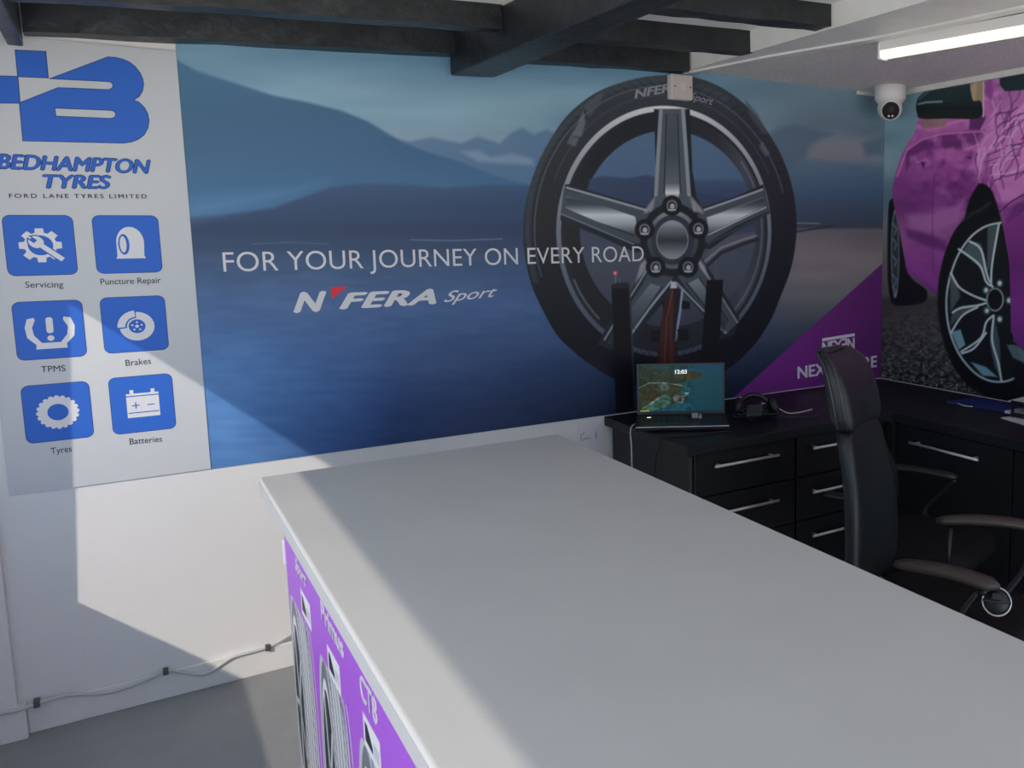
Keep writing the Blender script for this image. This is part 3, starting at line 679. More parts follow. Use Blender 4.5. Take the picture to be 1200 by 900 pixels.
# door panels and highlights
C.poly([(1062, 178), (1076, 166), (1100, 158), (1150, 152), (1158, 156), (1152, 168), (1128, 176), (1100, 172), (1078, 178), (1062, 200)], (84, 34, 92), 4, 0.75)
C.line([(1052, 206), (1063, 176), (1080, 164), (1105, 157), (1152, 154), (1157, 158), (1150, 168), (1130, 176)], 2.2, (196, 120, 180), 2, 0.7)
C.line([(1076, 148), (1090, 152), (1110, 146), (1138, 138)], 4, (190, 116, 172), 3, 0.7)
C.poly([(1137, 138), (1156, 136), (1150, 152), (1136, 152)], (70, 30, 78), 2, 0.8)
C.poly([(1095, 160), (1104, 160), (1104, 172), (1095, 172)], (170, 92, 160), 4, 0.6); C.poly([(1110, 176), (1132, 172), (1136, 184), (1112, 190)], (165, 90, 155), 6, 0.5)
C.poly([(1063, 252), (1085, 250), (1120, 240), (1132, 232), (1124, 262), (1100, 270), (1068, 268)], (150, 94, 150), 8, 0.85)
C.poly([(1062, 268), (1080, 272), (1108, 282), (1112, 296), (1086, 288), (1064, 278)], (78, 30, 88), 6, 0.7)
C.poly([(1064, 300), (1092, 318), (1104, 328), (1100, 342), (1078, 326), (1062, 312)], (134, 62, 146), 7, 0.6)
C.line([(1096, 204), (1093, 240), (1094, 316)], 1.0, (80, 30, 88), 1.5, 0.6)
C.poly([(1078, 188), (1086, 190), (1083, 198)], (44, 20, 52), 2, 0.8); C.poly([(1133, 184), (1140, 183), (1138, 187)], (40, 18, 50), 2, 0.8)
C.line([(1075, 190), (1086, 187)], 2.5, (176, 104, 168), 2, 0.7)
# swirling tree reflections on the wing and bonnet
C.poly([(1138, 196), (1146, 168), (1160, 140), (1190, 112), (1300, 60), (1300, 170), (1206, 226), (1184, 240), (1172, 238), (1162, 216)], (188, 122, 180), 10, 0.75)
C.poly([(1155, 118), (1175, 108), (1300, 60), (1300, 96), (1200, 124), (1160, 136)], (150, 92, 150), 8, 0.7)
rb = random.Random(11)
for k in range(120):
    x, y = 1146+rb.uniform(0, 1)**1.3*150, 0
    y = 236-(x-1146)*0.45-rb.uniform(0, 90); a = rb.uniform(-1.5, -0.5); P = [(x, y)]
    for q in range(7):
        a += rb.uniform(-0.55, 0.55); a = min(-0.1, max(-1.9, a)); x += 6*math.cos(a); y += 6*math.sin(a); P.append((x, y))
    if min(p[0] for p in P) < 1140 or y < 100: continue
    C.line(P, rb.uniform(0.9, 2.2), rb.choice([(80, 34, 90), (66, 28, 78), (96, 44, 104), (222, 168, 214), (208, 148, 200)]), 1.6, 0.6)
for k in range(16):
    x = 1066+rb.uniform(0, 70); y = 150+rb.uniform(0, 60)
    C.poly([(x, y), (x+rb.uniform(4, 9), y-2), (x+rb.uniform(4, 9), y+rb.uniform(4, 9)), (x, y+rb.uniform(5, 9))], rb.choice([(172, 104, 166), (92, 42, 100), (184, 118, 176)]), 3, 0.5)
C.line([(1172, 248), (1186, 236), (1204, 226), (1300, 170)], 1.5, (48, 20, 56), 1.2, 0.9)
C.poly([(1176, 262), (1186, 246), (1206, 236), (1206, 290), (1184, 312)], (92, 36, 102), 6, 0.8); C.line([(1190, 262), (1200, 250), (1214, 244)], 2, (170, 96, 160), 2, 0.7)
C.poly([(1150, 212), (1158, 176), (1162, 214)], (104, 44, 110), 6, 0.6); C.line([(1140, 222), (1150, 206), (1164, 212), (1172, 232), (1180, 270), (1184, 330)], 2.2, (136, 64, 138), 2, 0.6)
# windscreen, mirror, pillar
C.poly([(1137, 92), (1154, 88), (1153, 118), (1142, 120)], (140, 124, 100), 2); C.poly([(1138, 104), (1146, 92), (1144, 118), (1140, 120)], (168, 146, 112), 2, 0.8)
C.poly([(1080, 138), (1112, 140), (1108, 148), (1080, 152)], (126, 106, 92), 3, 0.7)
C.poly(spline([(1074, 124), (1077, 114), (1089, 105), (1108, 99), (1134, 95), (1138, 106), (1141, 118), (1150, 119), (1149, 138), (1112, 139), (1080, 139), (1075, 132)], 4, True), lambda u, v: ramp(v, [95, 118, 126, 138], [(36, 54, 58), (26, 42, 46), (18, 28, 30), (26, 32, 28)]), 1.4)
C.line([(1077, 122), (1086, 120), (1104, 119)], 2.4, (120, 146, 156), 1.5, 0.8); C.line([(1078, 116), (1089, 107), (1108, 101)], 1.6, (90, 112, 118), 1.5, 0.7)
C.line([(1153, 88), (1153, 137)], 1.3, (190, 180, 190), 1, 0.8)
C.poly([(1172, 62), (1172, 100), (1178, 107), (1196, 106), (1240, 98), (1240, 40)], (28, 44, 48), 2)
C.poly([(1155, 92), (1162, 90), (1165, 106), (1162, 118), (1156, 112)], (120, 58, 122), 3, 0.8)
# front wheel in its arch
C.poly(spline([(1130, 262), (1136, 236), (1143, 222), (1149, 215), (1156, 217), (1163, 224), (1170, 244), (1176, 268), (1183, 306), (1186, 340), (1186, 400), (1160, 420), (1130, 400), (1122, 330)], 4, True), (12, 14, 17), 2)
def wheel_zone(): return C.U < 1184
C.poly(spline([(1130, 258), (1116, 276), (1105, 306), (1099.5, 340), (1101, 376), (1110, 412), (1126, 442), (1146, 460), (1172, 472), (1194, 470), (1200, 440), (1192, 404), (1187, 396), (1182, 320), (1172, 262), (1150, 250)], 5, True), (15, 17, 20), 2)
C.line([(1130, 258), (1140, 250), (1150, 246), (1160, 238)], 4, (44, 48, 50), 2, 0.7)
rim = spline([(1173, 261), (1154, 266), (1136, 280), (1120, 306), (1110, 344), (1112, 382), (1124, 414), (1142, 436), (1160, 446), (1175, 447), (1186, 444), (1190, 420), (1186, 396), (1182, 316)], 5, True)
C.poly(rim, (20, 24, 27), 1.6)
C.line(spline([(1173, 261), (1154, 266), (1136, 280), (1120, 306), (1110, 344), (1112, 382), (1124, 414), (1142, 436), (1160, 446), (1178, 447), (1192, 442)], 5), 2.6, (160, 176, 182), 1.4, 0.95)
for P, cc in (([(1137, 282), (1150, 285), (1158, 320), (1150, 314), (1128, 296)], (74, 92, 98)), ([(1158, 266), (1170, 263), (1160, 316), (1157, 318)], (70, 82, 86)), ([(1114, 320), (1122, 330), (1126, 348), (1114, 366)], (78, 86, 88)),
              ([(1116, 366), (1128, 358), (1150, 356), (1128, 368), (1114, 382)], (72, 84, 88)), ([(1115, 389), (1126, 386), (1132, 404), (1124, 410)], (120, 160, 174)), ([(1138, 424), (1156, 430), (1170, 442), (1152, 440)], (116, 156, 170)),
              ([(1166, 372), (1160, 400), (1166, 430), (1174, 444), (1172, 400)], (66, 80, 86))):
    C.poly(P, cc, 2, 0.9)
for P in ([(1124, 292), (1148, 310), (1156, 330), (1164, 336)], [(1137, 283), (1150, 292), (1156, 318), (1160, 330)], [(1171, 263), (1163, 310), (1162, 334)], [(1115, 320), (1124, 336), (1140, 346), (1156, 352)], [(1117, 366), (1126, 361), (1146, 358), (1156, 355)],
          [(1115, 390), (1128, 370), (1146, 360)], [(1127, 412), (1150, 396), (1156, 378), (1164, 370)], [(1165, 370), (1163, 398), (1170, 424), (1174, 446)], [(1128, 414), (1142, 408), (1156, 390)]):
    C.line(spline(P, 4), 2.6, (178, 192, 198), 1.4, 0.95)
C.ell(1166.5, 351, 10.5, 14, (120, 136, 142), 1.4); C.ell(1166.5, 351, 8.5, 12, (16, 18, 21), 1.4)
for x, y in ((1172, 332), (1156, 340), (1183, 352), (1157, 364), (1172, 374)):
    C.ell(x, y, 4.5, 5, (58, 72, 78), 1.4); C.ell(x, y, 2.4, 2.8, (170, 188, 194), 1.4)
C.poly([(1177, 262), (1183, 306), (1184.5, 350), (1185, 388), (1192, 402), (1216, 420), (1300, 455), (1300, 300), (1220, 240)], lambda u, v: ramp(v, [262, 310, 360, 420], [(112, 48, 116), (94, 38, 102), (112, 44, 124), (86, 34, 100)]), 1.6)
C.poly([(1180, 404), (1190, 404), (1206, 414), (1206, 428), (1188, 420)], (86, 110, 120), 2, 0.8)
C.poly([(1188, 420), (1206, 428), (1300, 458), (1300, 500), (1190, 470)], (18, 20, 23), 3)
# rest of the print, to the right
C.poly([(1300, 380), (1420, 390), (2000, 520), (3000, 900), (3000, 1300), (1500, 580), (1300, 480)], (24, 22, 28), 8)
C.poly([(1270, 230), (1330, 170), (1480, 120), (1500, 190), (1400, 230), (1290, 260)], (60, 74, 84), 6); C.poly([(1290, 232), (1340, 185), (1450, 145), (1460, 180), (1390, 215)], (170, 186, 194), 8, 0.8)
C.build('picture', art_mat('car_print', 0.4, 0.35), carm, 0.003, 1.85)

# ================================================================== COUNTER
XC0, XC1, YC0, YC1, ZC = -3.104, -2.236, -0.792, -2.92, 0.91
ctr = empty('service_counter', (-2.66, -1.85, 0.0), 'large grey topped service counter with a purple printed front, in the foreground', 'counter')
bm = nb(); box(bm, XC0, XC1, YC1, YC0, ZC-0.04, ZC); wt = obj('worktop', bm, M['counter'], ctr, bevel=0.007, segs=4, smooth=False)
bm = nb(); box(bm, XC0-0.0012, XC0+0.004, YC1+0.012, YC0-0.012, ZC-0.037, ZC-0.008); obj('edge_band', bm, M['edgeband'], wt)
bm = nb(); box(bm, -3.054, XC1+0.05, YC1+0.03, YC0-0.07, 0.0, ZC-0.04); obj('body', bm, M['white'], ctr, bevel=0.003)
PX = -3.06
pan_plane = make_plane_x(PX)
D = Art(pan_plane, -(YC0-0.067), -(YC1+0.03), 0.004, ZC-0.041, 0.003, warp=False)
D.c[:] = (178, 98, 222)
def panel_tyre(y, zt, k=1.0):
    """a tyre standing on the panel, seen from its tread side: y of the rim side, zt its top"""
    R = 0.30*k; zc = zt-R
    L = [(y-0.005, zc), ]
    out = [(y+0.03*k+0.07*k*math.cos(a)-0.02, zc+R*math.sin(a)) for a in np.linspace(PI/2, 3*PI/2, 26)]
    out += [(y+0.21*k+0.07*k*math.cos(a), zc+R*0.97*math.sin(a)) for a in np.linspace(-PI/2, PI/2, 26)]
    D.poly(out, (196, 200, 204), 0.004)
    for q in np.linspace(0.055, 0.25, 7):
        P = [(y+q*k+0.045*k*math.cos(a), zc+R*0.98*math.sin(a)) for a in np.linspace(-PI/2, PI/2, 24)]
        D.line(P, 0.005 if q > 0.1 else 0.003, (70, 74, 80), 0.003, 0.9)
        D.line([(p+0.012, r) for p, r in P], 0.010, (222, 226, 230), 0.004, 0.8)
    for a in np.linspace(-PI/2+0.15, PI/2-0.15, 26):
        for q, d in ((0.07, 0.02), (0.19, -0.022)):
            p = y+q*k+0.045*k*math.cos(a); r = zc+R*0.98*math.sin(a)
            D.line([(p, r), (p+abs(d)*1.2, r-0.016)], 0.004, (40, 44, 50), 0.003, 0.85)
    D.ell(y+0.035*k, zc, 0.078*k, R*0.985, (120, 124, 130), 0.004); D.ell(y+0.033*k, zc, 0.070*k, R*0.84, (226, 228, 232), 0.004)
    D.ell(y+0.033*k, zc, 0.062*k, R*0.75, (44, 48, 54), 0.004)
    for t in range(5):
        a = PI/2+t*2*PI/5+0.35
        D.line([(y+0.03*k, zc), (y+0.033*k+0.060*k*math.cos(a), zc+R*0.74*math.sin(a))], 0.020*k, (206, 210, 214), 0.005, 0.95)
        D.line([(y+0.036*k, zc-0.01), (y+0.040*k+0.060*k*math.cos(a), zc-0.01+R*0.74*math.sin(a))], 0.006*k, (90, 94, 100), 0.004, 0.9)
    D.ell(y+0.032*k, zc, 0.018*k, 0.05*k, (150, 154, 158), 0.004)
for y in (0.905, 1.31, 1.71, 2.11, 2.50): panel_tyre(y, 0.612)
for y0, zt in ((1.075, 0.687), (1.40, 0.672), (1.735, 0.674), (2.15, 0.674)):
    D.poly([(y0, zt), (y0+0.13, zt+0.002), (y0+0.13, zt-0.066), (y0, zt-0.066)], (242, 240, 246), 0.004)
    D.poly([(y0+0.012, zt-0.014), (y0+0.032, zt-0.014), (y0+0.07, zt-0.040), (y0+0.07, zt-0.052), (y0+0.012, zt-0.052)], (40, 42, 48), 0.004)
    for q in range(4): D.line([(y0+0.082+q*0.011, zt-0.026), (y0+0.080+q*0.011, zt-0.050)], 0.004, (120, 126, 130), 0.003, 0.8)
fp = D.build('front_panel', art_mat('panel_print', 0.4, 0.4), ctr, 0.0, 1.05)
bm = nb(); box(bm, PX+0.0005, PX+0.0058, YC1+0.03, YC0-0.068, 0.004, ZC-0.041); obj('panel_backing', bm, M['white'], ctr)
M['panelwhite'] = mat('panel_lettering', (0.70, 0.66, 0.74), 0.4)
text('lettering', 'Sport', pan_plane, (1.030, 0.722), (1.178, 0.722), 0.036, 0.0006, M['panelwhite'], ctr, shear=0.3, bold=0.01)
text('lettering', 'Primus', pan_plane, (1.362, 0.716), (1.592, 0.716), 0.045, 0.0006, M['panelwhite'], ctr, bold=0.03)
text('lettering', 'CT8', pan_plane, (1.733, 0.704), (1.862, 0.704), 0.050, 0.0006, M['panelwhite'], ctr, bold=0.03)
bm = nb(); box(bm, PX-0.006, PX+0.02, -0.858, -0.844, 0.675, 0.745); obj('corner_cap', bm, M['white'], ctr, bevel=0.003)

# ================================================================== DESKS
ZD = 0.762
bm = nb()
hexa(bm, [(-1.672, -0.004, ZD-0.04), (-1.672, -0.682, ZD-0.04), (-0.612, -0.682, ZD-0.04), (-0.612, -1.93, ZD-0.04), (-0.004, -1.93, ZD-0.04), (-0.004, -0.004, ZD-0.04)],
     [(-1.672, -0.004, ZD), (-1.672, -0.682, ZD), (-0.612, -0.682, ZD), (-0.612, -1.93, ZD), (-0.004, -1.93, ZD), (-0.004, -0.004, ZD)])
tag(obj('desk_worktop', bm, M['black'], None, bevel=0.003), 'black L-shaped worktop in the corner under both wall pictures', 'worktop')
def bar_handle(parent, p0, p1, out):
    """bar handle on two posts, standing off the front in direction out"""
    p0, p1, out = Vector(p0), Vector(p1), Vector(out)
    bm = nb(); d = (p1-p0)
    tube(bm, [p0+out*0.032, p1+out*0.032], 0.006, 10)
    for f in (0.08, 0.92): tube(bm, [p0+d*f, p0+d*f+out*0.032], 0.005, 8)
    return obj('handle', bm, M['chrome'], parent, smooth=True)
def drawer_unit(x0, x1, label, hx, edge=False):
    u = empty('drawer_unit', ((x0+x1)/2, -0.32, 0.0), label, 'cabinet', 'black drawer units along the rear wall')
    bm = nb(); box(bm, x0, x1, -0.640, -0.02, 0.08, ZD-0.04); box(bm, x0+0.01, x1-0.01, -0.59, -0.03, 0.0, 0.08); obj('body', bm, M['black'], u, bevel=0.002)
    for z0, z1 in ((0.548, 0.716), (0.36, 0.543), (0.09, 0.355)):
        bm = nb(); box(bm, x0+(0.022 if edge else 0.003), x1-0.003, -0.658, -0.640, z0, z1); d = obj('drawer', bm, M['black'], u, bevel=0.002)
        if z0 > 0.3: bar_handle(d, (hx[0], -0.658, z1-0.048 if z0 > 0.5 else z1-0.062), (hx[1], -0.658, z1-0.048 if z0 > 0.5 else z1-0.062), (0, -1, 0))
        else: bar_handle(d, (hx[0], -0.658, z1-0.062), (hx[1], -0.658, z1-0.062), (0, -1, 0))
    if edge:
        bm = nb(); box(bm, x0, x0+0.006, -0.657, -0.640, 0.09, 0.72); obj('edge_strip', bm, M['blackedge'], u)
        bm = nb(); box(bm, x0+0.012, x0+0.02, -0.659, -0.640, 0.09, 0.715); obj('edge_strip', bm, M['blackedge'], u)
    return u
drawer_unit(-1.642, -1.135, 'black drawer unit with bar handles, at the left end of the desk', (-1.555, -1.245), True)
drawer_unit(-1.130, -0.628, 'black drawer unit with bar handles, half hidden behind the tall chair', (-1.065, -0.75))
def door_unit(y0, y1, label, hy):
    u = empty('base_cabinet', (-0.3, (y0+y1)/2, 0.0), label, 'cabinet', 'black cabinets along the right wall')
    bm = nb(); box(bm, -0.572, -0.02, y1, y0, 0.08, ZD-0.04); box(bm, -0.52, -0.03, y1+0.01, y0-0.01, 0.0, 0.08); obj('body', bm, M['black'], u, bevel=0.002)
    bm = nb(); box(bm, -0.590, -0.572, y1+0.002, y0-0.002, 0.09, 0.714); d = obj('cabinet_door', bm, M['black'], u, bevel=0.002)
    bar_handle(d, (-0.590, hy[0], 0.652), (-0.590, hy[1], 0.652), (-1, 0, 0))
door_unit(-0.70, -1.303, 'black cabinet on the right wall with one long bar handle, below the pictured gravel', (-0.80, -1.165))
door_unit(-1.306, -1.91, 'black cabinet at the right edge, only its plain door front showing', (-1.53, -1.85))
bm = nb(); box(bm, -0.620, -0.05, -0.695, -0.645, 0.0, ZD-0.041); 
tag(obj('corner_filler', bm, M['black'], None), 'black filler panel in the inner corner of the desk', 'panel')

# ------------------------------------------------ laptop
hl, hr = Vector((-1.600, -0.172, 0.0)), Vector((-1.280, -0.362, 0.0))
lx = (hr-hl).normalized(); ly = Vector((lx.y, -lx.x, 0.0))       # ly points to the user
lw = (hr-hl).length; lc = (hl+hr)/2
lap = empty('laptop', (lc.x, lc.y, ZD), 'open black laptop showing a coastal picture and the time', 'laptop')
up = Vector((0, 0, 1))
bm = nb(); obox(bm, lc+ly*0.105+up*(ZD+0.0125), lx, ly, up, lw/2+0.004, 0.112, 0.0105); base = obj('base', bm, M['blackplastic'], lap, bevel=0.004)
bm = nb()
for r in range(5):
    for c in range(14):
        obox(bm, lc+lx*((c-6.5)*0.0245)+ly*(0.035+r*0.021)+up*(ZD+0.0245), lx, ly, up, 0.0105, 0.0088, 0.0015)
obj('keys', bm, mat('laptop_keys', (0.02, 0.02, 0.022), 0.5), base)
bm = nb(); obox(bm, lc+ly*0.172+up*(ZD+0.0235), lx, ly, up, 0.055, 0.030, 0.0006); obj('touchpad', bm, M['blackedge'], base)
bm = nb(); obox(bm, lc+ly*0.2185+up*(ZD+0.020), lx, ly, up, lw/2, 0.0012, 0.002); obj('front_trim', bm, M['cablegrey'], base)
bm = nb(); obox(bm, hl+lx*0.05+ly*0.06+up*(ZD+0.0262), lx, ly, up, 0.008, 0.004, 0.0008); obj('status_light', bm, M['led'], base)
z0s, z1s = ZD+0.024, 1.006
bm = nb(); obox(bm, lc+up*((z0s+z1s)/2)-ly*0.004, lx, ly, up, lw/2, 0.004, (z1s-z0s)/2); lid = obj('screen_lid', bm, mat('lid_bezel', (0.055, 0.065, 0.065), 0.4), lap, bevel=0.002)
sw, sh = lw/2-0.009, (z1s-z0s)/2-0.011; szc = (z0s+z1s)/2+0.004
def scr_plane(s, t, e):
    return (lc.x+lx.x*s+ly.x*(0.0006+e), lc.y+lx.y*s+ly.y*(0.0006+e), szc+t)
Q = Art(scr_plane, -sw, sw, -sh, sh, 0.0014, warp=False)
qu, qv = (Q.S+sw)/(2*sw), 1-(Q.T+sh)/(2*sh)
Q.U, Q.V = qu*100, qv*58
Q.c = ramp(qu*0.6+qv*0.4, [0, 0.45, 0.7, 1.0], [(40, 62, 60), (30, 84, 92), (24, 78, 96), (24, 70, 84)])
tb = np.clip((0.28-qv)/0.28, 0, 1)[:, None]*np.clip((qu-0.45)/0.3, 0, 1)[:, None]; Q.c = Q.c*(1-tb)+tb*np.array([30, 78, 116])
nn, nm = Q.noise((5, 3), 21), Q.noise((2, 1.4), 22)
land = [(0, 3), (28, 5), (48, 9), (64, 8), (76, 12), (72, 16), (58, 19), (52, 22), (54, 30), (46, 36), (56, 38), (52, 44), (40, 48), (20, 54), (0, 58)]
Q.poly(land, (52, 62, 44), 2.5, 0.95); Q.poly([(46, 10), (62, 9), (76, 12), (66, 17), (52, 18)], (74, 62, 34), 2, 0.8)
Q.poly([(3, 34), (14, 29), (24, 30), (26, 38), (14, 44), (2, 42)], (64, 56, 34), 2, 0.9); Q.poly([(34, 30), (46, 27), (50, 34), (40, 38)], (58, 56, 34), 2, 0.9)
Q.poly([(6, 53), (24, 39), (32, 36), (38, 42), (36, 50), (22, 56), (8, 56)], (70, 112, 96), 2.5, 0.9); Q.poly([(24, 24), (34, 20), (36, 30), (28, 34)], (98, 120, 118), 2, 0.7)
for P in ([(0, 28), (12, 22), (28, 22), (42, 24), (52, 26)], [(4, 54), (18, 45), (28, 38)], [(42, 38), (52, 40), (58, 36)], [(46, 46), (50, 48)]): Q.line(P, 1.2, (150, 148, 132), 1, 0.8)
for P in ([(40, 40), (48, 39), (47, 44), (42, 46)], [(51, 42), (55, 41), (52, 48), (50, 48)], [(54, 35), (60, 34), (58, 38)]): Q.poly(P, (160, 158, 156), 1.2, 0.8)
Q.c = np.clip(Q.c*(1+(nn-0.5)[:, None]*0.5*(qu < 0.66)[:, None]+(nm-0.5)[:, None]*0.5*(qu < 0.6)[:, None]), 0, 255)
Q.poly([(1, 56), (12, 56), (12, 58.5), (1, 58.5)], (190, 190, 90), 0.6, 0.9)
Q.build('screen', art_mat('laptop_screen', emit=1.0), lid, 0.0, 0.55)
scr_text = emis('screen_clock_white', (0.95, 0.95, 0.95), 0.7)
text('clock', '12:03', scr_plane, (-0.024, 0.062), (0.026, 0.062), 0.017, 0.0006, scr_text, lid, bold=0.02, thick=0.0003)
text('date', 'Tuesday', scr_plane, (-0.014, 0.050), (0.018, 0.050), 0.0045, 0.0006, scr_text, lid, thick=0.0003) if False else None
# silver receiver with cable, on the laptop base
p = lc+lx*0.055+ly*0.085+up*(ZD+0.027)
bm = nb(); obox(bm, p+up*0.010, lx, ly, up, 0.013, 0.010, 0.010); obox(bm, p+lx*0.022+up*0.006, lx, ly, up, 0.006, 0.013, 0.008)
bmesh.ops.subdivide_edges(bm, edges=bm.edges, cuts=1)
tag(obj('cable_plug', bm, mat('silver_plug', (0.34, 0.35, 0.38), 0.3), None, bevel=0.002), 'small silver cable plug lying on the laptop keyboard', 'plug')
def cable(name, pts, r, m, label, cat='cable', n=8, parent=None):
    bm = nb(); tube(bm, spline(pts, n), r, 7); o = obj(name, bm, m, parent, smooth=True)
    return tag(o, label, cat) if label else o
dz = ZD
cable('cable', [(-1.40, -0.575, dz+0.004), (-1.48, -0.555, dz+0.004), (-1.56, -0.55, dz+0.004), (-1.63, -0.525, dz+0.004), (-1.672, -0.50, dz+0.004), (-1.682, -0.49, dz-0.03), (-1.682, -0.46, 0.66), (-1.68, -0.43, 0.52), (-1.68, -0.42, 0.3), (-1.70, -0.42, 0.005)], 0.0028, M['blackplastic'],
      'thin black cable lying in front of the laptop and curving down the desk end')
cable('cable', [(-1.60, -0.20, dz+0.005), (-1.64, -0.24, dz+0.005), (-1.672, -0.26, dz+0.005), (-1.684, -0.262, dz-0.02), (-1.682, -0.265, 0.68), (-1.680, -0.262, 0.55), (-1.680, -0.262, 0.30), (-1.70, -0.25, 0.005)], 0.0032, M['cablegrey'],
      'grey cable hanging straight down the desk end beside the white note')
# heap of black headset and leads to the right of the laptop
hs = empty('headset', (-1.17, -0.42, ZD), 'black headset lying in a tangle of leads right of the laptop', 'headset')
def up_arc(c, r, a0, a1, tilt, n=14):
    c = Vector(c); return [c+Vector((math.cos(a)*r*0.85, math.cos(a)*r*-0.45+math.sin(a)*tilt*0.3, math.sin(a)*r)) for a in np.linspace(a0, a1, n)]
bm = nb(); tube(bm, up_arc((-1.16, -0.42, ZD+0.02), 0.078, 0.1, PI-0.1, 0.06), 0.011, 8); obj('headband', bm, M['blackplastic'], hs, smooth=True)
for sx in (-1, 1):
    bm = nb(); c = Vector((-1.16+sx*0.068, -0.42-sx*0.035, ZD+0.044)); lathe(bm, c-Vector((0.02*sx, 0, 0)), (sx, -0.45*sx, 0.25), [(0, 0.028), (0.006, 0.040), (0.024, 0.042), (0.034, 0.034), (0.036, 0.01)], 20)
    obj('ear_cup', bm, M['leather'], hs, smooth=True)
bm = nb(); obox(bm, (-1.225, -0.50, ZD+0.052), Vector((0.7, -0.7, 0.1)).normalized(), Vector((0.5, 0.5, 0.7)).normalized(), Vector((-0.55, -0.45, 0.7)).normalized(), 0.034, 0.030, 0.010); obj('control_pod', bm, M['blackedge'], hs, bevel=0.006)
for k in range(5):
    r_ = random.Random(k); c = (-1.17, -0.45)
    pts = [(c[0]+r_.uniform(-0.10, 0.10), c[1]+r_.uniform(-0.06, 0.05), ZD+0.006+abs(r_.uniform(0, 0.05))) for _ in range(6)]
    cable('lead', pts, 0.0035, M['blackplastic'], None, parent=hs)
cable('lead', [(-1.13, -0.42, ZD+0.06), (-1.08, -0.43, ZD+0.05), (-1.02, -0.46, ZD+0.012), (-0.95, -0.46, ZD+0.005), (-0.86, -0.44, ZD+0.005)], 0.003, M['cablegrey'], None, parent=hs)
cable('lead', [(-1.12, -0.46, ZD+0.03), (-1.07, -0.50, ZD+0.01), (-1.00, -0.54, ZD+0.005), (-0.92, -0.55, ZD+0.005)], 0.003, M['blackedge'], None, parent=hs)

# ------------------------------------------------ papers on the right desk
def sheet(name, pts, z, th, m, label, cat, group=None, curl=0.0):
    bm = nb(); hexa(bm, [(x, y, z) for x, y in pts], [(x, y, z+th) for x, y in pts])
    bmesh.ops.subdivide_edges(bm, edges=[e for e in bm.edges], cuts=4, use_grid_fill=True)
    return tag(obj(name, bm, m, None), label, cat, group)
fo = [un(1109, 471, 2, ZD+0.006)[:2], un(1143, 465, 2, ZD+0.006)[:2], (-0.05, -0.83), (-0.10, -1.02), un(1184, 483.5, 2, ZD+0.006)[:2]]
sheet('document_folder', [tuple(p) for p in fo], ZD+0.001, 0.006, M['folder'], 'blue plastic folder lying on the black desk under the car picture', 'folder')
q = un(1140, 476, 2, ZD+0.009)
bm = nb(); tube(bm, spline([un(1122, 472.5, 2, ZD+0.0085), un(1130, 475.5, 2, ZD+0.0085), un(1140, 476.5, 2, ZD+0.0085)], 5), 0.0022, 6)
tag(obj('paper_strip', bm, M['paper'], None, smooth=True), 'thin white curled strip on the edge of the blue folder', 'paper')
p3 = un(1173, 490, 2, ZD+0.002)
sheet('paper_sheet', [(p3[0], p3[1]), (p3[0]+0.10, p3[1]-0.02), (p3[0]+0.14, p3[1]-0.31), (p3[0]-0.07, p3[1]-0.28)], ZD+0.001, 0.004, M['paper'], 'white paper lying on the desk in front of the blue folder', 'paper')
tray = empty('letter_tray', (-0.17, -1.19, ZD), 'black letter tray holding white papers at the right edge of the desk', 'tray')
for z in (ZD+0.012, ZD+0.062):
    bm = nb(); box(bm, -0.29, -0.04, -1.38, -1.06, z-0.003, z); box(bm, -0.29, -0.285, -1.38, -1.06, z, z+0.014); box(bm, -0.045, -0.04, -1.38, -1.06, z, z+0.014); box(bm, -0.29, -0.04, -1.38, -1.375, z, z+0.014)
    obj('shelf', bm, M['blackplastic'], tray)
for x in (-0.287, -0.043):
    for y in (-1.07, -1.37):
        bm = nb(); box(bm, x-0.004, x+0.004, y-0.004, y+0.004, ZD, ZD+0.076); obj('post', bm, M['blackplastic'], tray)
sheet('paper_sheet', [(-0.275, -1.035), (-0.06, -1.01), (-0.06, -1.33), (-0.275, -1.34)], ZD+0.0635, 0.006, M['paper'], 'white paper on the upper shelf of the black letter tray', 'paper')
sheet('paper_sheet', [(-0.275, -1.02), (-0.06, -1.04), (-0.06, -1.33), (-0.275, -1.34)], ZD+0.0125, 0.012, M['paper'], 'white paper on the lower shelf of the black letter tray', 'paper')

# ================================================================== CHAIRS
def frame_chair(o, ang_f):
    F = Vector((ang_f[0], ang_f[1], 0)).normalized(); L = Vector((-F.y, F.x, 0))      # L = the sitter's left
    return lambda f, l, z: Vector((o[0], o[1], 0))+F*f+L*l+Vector((0, 0, z)), F, L
def loft(bm, secs):
    rings = [[bm.verts.new(p) for p in s] for s in secs]
    for a, b in zip(rings[:-1], rings[1:]):
        n = len(a)
        for k in range(n): bm.faces.new((a[k], a[(k+1) % n], b[(k+1) % n], b[k]))
    bm.faces.new(rings[0]); bm.faces.new(rings[-1])
def pad_sec(P, f0, z, hw, tf, tb, up=(0, 1), n=20, p=3.2, curve=0.03):
    """closed cross-section of a cushion: half width hw, tf forward and tb rearward of f0"""
    out = []
    for k in range(n):
        a = 2*PI*k/n; c, s = math.cos(a), math.sin(a)
        l = hw*abs(c)**(2/p)*(1 if c > 0 else -1); d = abs(s)**(2/p)*(1 if s > 0 else -1)
        f = f0+(tf if d > 0 else tb)*d+curve*(l/hw)**2
        out.append(P(f, l, z))
    return out
